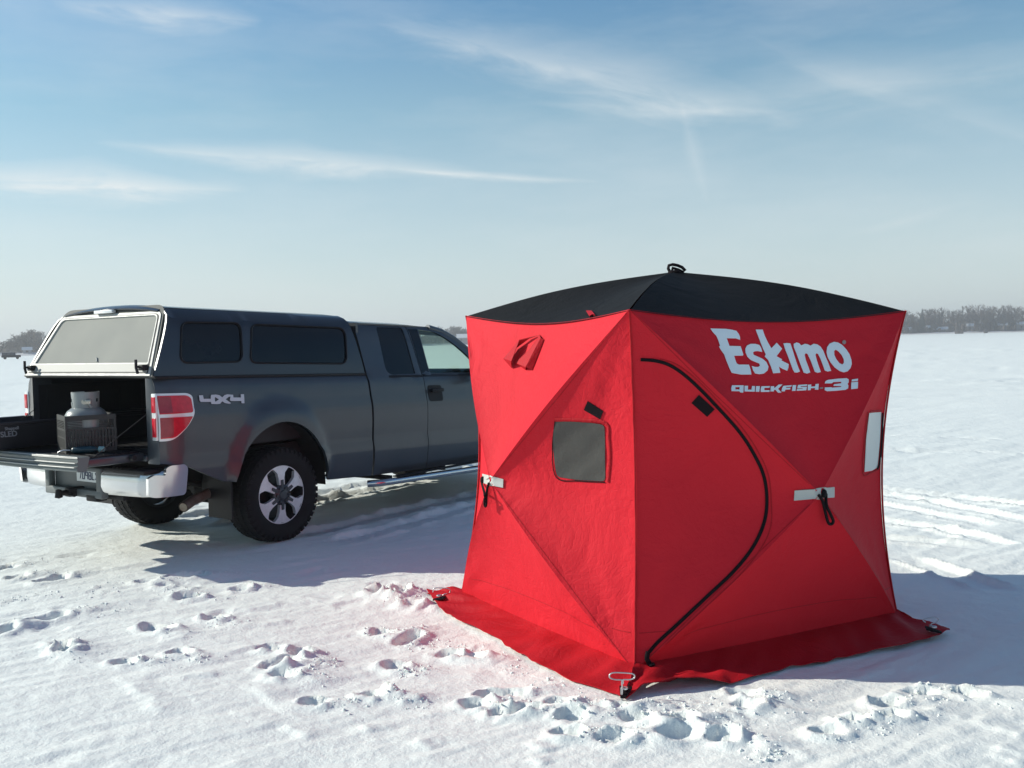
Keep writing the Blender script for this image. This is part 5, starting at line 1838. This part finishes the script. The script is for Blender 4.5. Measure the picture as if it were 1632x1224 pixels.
wood = MB(); brush = MB()
for k in range(1500):
    a = rnd.uniform(-.74, .74)
    dr = rnd.choice((14, 24, 36, 50)) + rnd.uniform(-5, 5)
    p = shore_pt(a, dr); p.z = 1.2
    H = tree_top(a) * rnd.uniform(.62, 1.0) * (1.0 + dr / 900)
    if rnd.random() < .25: H *= .7
    cw = H * rnd.uniform(.20, .32)
    side = Vector((math.cos(a), -math.sin(a), 0)); fw = Vector((math.sin(a), math.cos(a), 0))
    # trunk
    wd = H * .012 + .08
    wood.add([p - side * wd, p + side * wd, p + Vector((0, 0, H * .8)) + side * .05, p + Vector((0, 0, H * .8)) - side * .05, p + fw * wd], [(0, 1, 2, 3), (1, 4, 2), (4, 0, 3)])
    nb = 38
    for b in range(nb):
        t = rnd.uniform(.22, .85)
        z0 = H * t
        ang = rnd.uniform(0, 2 * PI)
        d = Vector((math.cos(ang), math.sin(ang), 0))
        ln = cw * (1.15 - abs(t - .5) * 1.2) * rnd.uniform(.6, 1.1)
        up = rnd.uniform(.5, 1.3)
        q0 = p + Vector((0, 0, z0)); q1 = q0 + d * ln + Vector((0, 0, ln * up))
        if q1.z > H: q1.z = H * rnd.uniform(.93, 1.0)
        s_ = d.cross(Vector((0, 0, 1))) * rnd.uniform(.14, .30)
        wood.add([q0 - s_, q0 + s_, q1 + s_ * .5, q1 - s_ * .5], [(0, 1, 2, 3)])
        for c_ in range(3):
            e = q0.lerp(q1, rnd.uniform(.35, 1)); dd = Vector((rnd.uniform(-1, 1), rnd.uniform(-1, 1), rnd.uniform(0, 1.2))) * ln * .45
            w2_ = Vector((rnd.uniform(-1, 1), rnd.uniform(-1, 1), rnd.uniform(-.4, .4))) * .30
            wood.add([e - w2_, e + w2_, e + dd], [(0, 1, 2)])
tag(wood.build('bare_wood', MT_TREE), 'belt of leafless grey trees along the far lake shore', 'trees', kind='stuff')
for k in range(5200):
    a = rnd.uniform(-.74, .74)
    dr = rnd.uniform(6, 60)
    p = shore_pt(a, dr); p.z = 1.0
    H = tree_top(a) * rnd.uniform(.15, .60) * (0.4 + .6 * min(1, dr / 30))
    for c_ in range(4):
        w_ = rnd.uniform(.3, 1.2); s_ = Vector((rnd.uniform(-1, 1), rnd.uniform(-1, 1), 0)).normalized() * w_
        o_ = Vector((rnd.uniform(-1.5, 1.5), rnd.uniform(-1.5, 1.5), 0))
        brush.add([p + o_ - s_ * .4, p + o_ + s_ * .4, p + o_ + s_ + Vector((0, 0, H * rnd.uniform(.6, 1))), p + o_ - s_ * .6 + Vector((0, 0, H * rnd.uniform(.7, 1.05)))], [(0, 1, 2, 3)])
tag(brush.build('shore_brush', MT_BRUSH), 'tangled brush at the foot of the far trees', 'brush', kind='stuff')


def conifer(px, H, label, dr=8):
    a = pxa(px); p = shore_pt(a, dr)
    e = empty('conifer_tree', (p.x, p.y, .8)); tag(e, label, 'tree')
    MB().lathe([(.25, 0), (.22, H * .5), (.05, H * .97)], 8).build('trunk', MT_BARK, e)
    mb = MB(); r_ = random.Random(int(px))
    for k in range(700):
        t = r_.uniform(.08, 1.0) ; z = H * t; w = (1 - t) ** .8 * H * .17 * r_.uniform(.6, 1.1); an = r_.uniform(0, 2 * PI)
        d = Vector((math.cos(an), math.sin(an), 0)); s_ = Vector((-d.y, d.x, 0)) * (.25 + w * .25)
        mb.add([(d * w * .15) + Vector((0, 0, z + .3)), d * w - s_ + Vector((0, 0, z - w * .35)), d * w * 1.15 + Vector((0, 0, z - w * .2)), d * w + s_ + Vector((0, 0, z - w * .35))], [(0, 1, 2, 3)])
    mb.build('crown', MT_CON, e)


conifer(1470, 19, 'dark conifer on the far shore just right of the tent roof corner')


def house(px, w, h, rh, label, wallc, dr=13, z0=1.0, name='house'):
    a = pxa(px); p = shore_pt(a, dr)
    e = empty(name, (p.x, p.y, z0), -a); tag(e, label, 'house')
    d_ = w * .6
    mb = MB(); mb.box((-w / 2, -d_ / 2, -1.0), (w / 2, d_ / 2, h)); mb.add([(-w / 2, -d_ / 2, h), (-w / 2, d_ / 2, h), (-w / 2, 0, h + rh), (w / 2, -d_ / 2, h), (w / 2, d_ / 2, h), (w / 2, 0, h + rh)], [(0, 1, 2), (5, 4, 3)])
    mb.build('wall', mat('house_wall_%d' % int(px), wallc, 0.8), e)
    mb = MB(); o_ = .5
    for s_ in (-1, 1):
        mb.add([(-w / 2 - o_, s_ * (d_ / 2 + o_), h - .25), (w / 2 + o_, s_ * (d_ / 2 + o_), h - .25), (w / 2 + o_, 0, h + rh + .1), (-w / 2 - o_, 0, h + rh + .1),
                (-w / 2 - o_, s_ * (d_ / 2 + o_), h + .05), (w / 2 + o_, s_ * (d_ / 2 + o_), h + .05), (w / 2 + o_, 0, h + rh + .4), (-w / 2 - o_, 0, h + rh + .4)],
               [(0, 1, 2, 3), (7, 6, 5, 4), (0, 4, 5, 1), (1, 5, 6, 2), (3, 2, 6, 7), (0, 3, 7, 4)])
    mb.build('roof', M_SNOWR, e)
    for k in range(max(1, int(w / 4))):
        x = -w / 2 + (k + .5) * w / max(1, int(w / 4))
        MB().box((x - .6, -d_ / 2 - .04, h * .35), (x + .6, -d_ / 2 + .02, h * .75)).build('window', M_TINT, e)


house(1446, 5, 3.0, 1.4, 'small grey house with a snowy roof right beside the tent corner', (0.22, 0.22, 0.23))
house(1478.5, 3.2, 4.0, 1.5, 'small dark lakeside cottage under snow below the dark conifer', (0.13, 0.12, 0.12))
house(1497, 12, 2.6, 1.5, 'long low brown lakeside house with a wide snow covered roof', (0.17, 0.13, 0.11))
house(1546, 4.5, 4.6, 1.6, 'pale lakeside house with two white gables under the tallest trees', (0.20, 0.19, 0.19))
house(1564, 3.0, 6.0, 1.5, 'narrow tall pale house right of the tallest shore trees', (0.26, 0.26, 0.27))
house(1598, 6, 4.8, 1.3, 'dark brown lakeside house with a thin white roof near the right edge', (0.12, 0.11, 0.11))
house(1628, 7, 5.2, 1.6, 'house with a bright snowy roof at the right edge of the shore', (0.20, 0.19, 0.19))
house(741, 11, 4.0, 2.2, 'grey house with a snow white roof between the truck windscreen and the tent', (0.22, 0.20, 0.20), 2)
house(42, 4, 2.0, 1.0, 'tiny low house with a pale snowy roof just right of the far parked vehicle', (0.25, 0.26, 0.28), 4)


def shanty(px, py, w, h, label, cat):
    d = gp(px, py); e = empty('ice_shanty' if cat != 'post' else 'marker_post', (d.x, d.y, 0), -math.atan2(d.x, d.y)); tag(e, label, cat)
    if cat == 'post':
        MB().tube([(0, 0, -.1), (.1, 0, h)], w / 2, 8).build('post', M_BLACK, e); MB().box((-w, -.1, h * .8), (w, .1, h)).build('marker_board', M_BLACK, e)
    else:
        MB().bbox((-w / 2, -w / 3, -.1), (w / 2, w / 3, h), .15).build('cabin', mat('shanty_brown', (0.10, 0.085, 0.085), 0.8), e, 30)
        MB().bbox((-w / 2 - .2, -w / 3 - .2, h - .02), (w / 2 + .2, w / 3 + .2, h + .15), .05).build('roof', mat('shanty_roof', (0.14, 0.13, 0.13), 0.8), e, 30)
        MB().box((-.35, -w / 3 - .05, 0), (.35, -w / 3, h * .8)).build('door', M_BLACK, e)


shanty(1483, 532.5, .7, 5.2, 'dark post standing on the ice in front of the far shore', 'post')
shanty(1528.5, 532.0, 5.2, 2.0, 'low dark brown ice shanty in front of the tallest shore trees', 'shanty')
shanty(1571, 531.0, 2.4, 2.2, 'small dark ice shanty farther right along the far shore', 'shanty')

# parked vehicle far out on the left
vp = gp(18, 572.5)
car = empty('parked_car', (vp.x, vp.y, 0), -math.atan2(vp.x, vp.y)); tag(car, 'dark sport utility vehicle parked far out on the ice left of the truck', 'car')
mb = MB(); mb.bbox((-2.2, -.9, .45), (2.2, .9, 1.05), .08); mb.bbox((-2.1, -.82, 1.03), (1.0, .82, 1.72), .12); mb.build('body', mat('dark_blue_paint', (0.012, 0.016, 0.024), 0.7, 0.0, 0.2), car, 40)
for k in range(3):
    MB().box((-1.95 + k * .95, -.84, 1.12), (-1.15 + k * .95, -.815, 1.55)).build('window', mat('far_glass', (0.05, 0.06, 0.08), 0.4), car)
for x in (-1.4, 1.4):
    for y in (-.85, .85):
        MB().lathe([(.001, -.11), (.33, -.11), (.34, 0), (.33, .11), (.001, .11)], 20, Matrix.Translation((x, y, .33)), 'Y').build('wheel', M_RUB, car)
MB().bbox((-2.0, -.78, 1.71), (.9, .78, 1.76), .02).build('roof_snow', M_SNOWR, car)

# ------------------------------------------------------------------ winter air
hzm = MB().box((-1700, -60, -1.2), (1700, 1700, 34))
hz_o = hzm.build('haze', bpy.data.materials.new('haze_air'), None)
mt = hz_o.data.materials[0]; mt.use_nodes = True
mt.node_tree.nodes.clear()
nt = NT(mt.node_tree)
o = nt.n('ShaderNodeOutputMaterial'); pv = nt.n('ShaderNodeVolumePrincipled')
pv.inputs['Color'].default_value = (0.90, 0.93, 0.97, 1)
pv.inputs['Density'].default_value = 0.00060
pv.inputs['Anisotropy'].default_value = 0.2
nt.l(pv.outputs[0], o.inputs['Volume'])
tag(hz_o, 'thin pale winter haze over the lake', 'haze', kind='stuff')
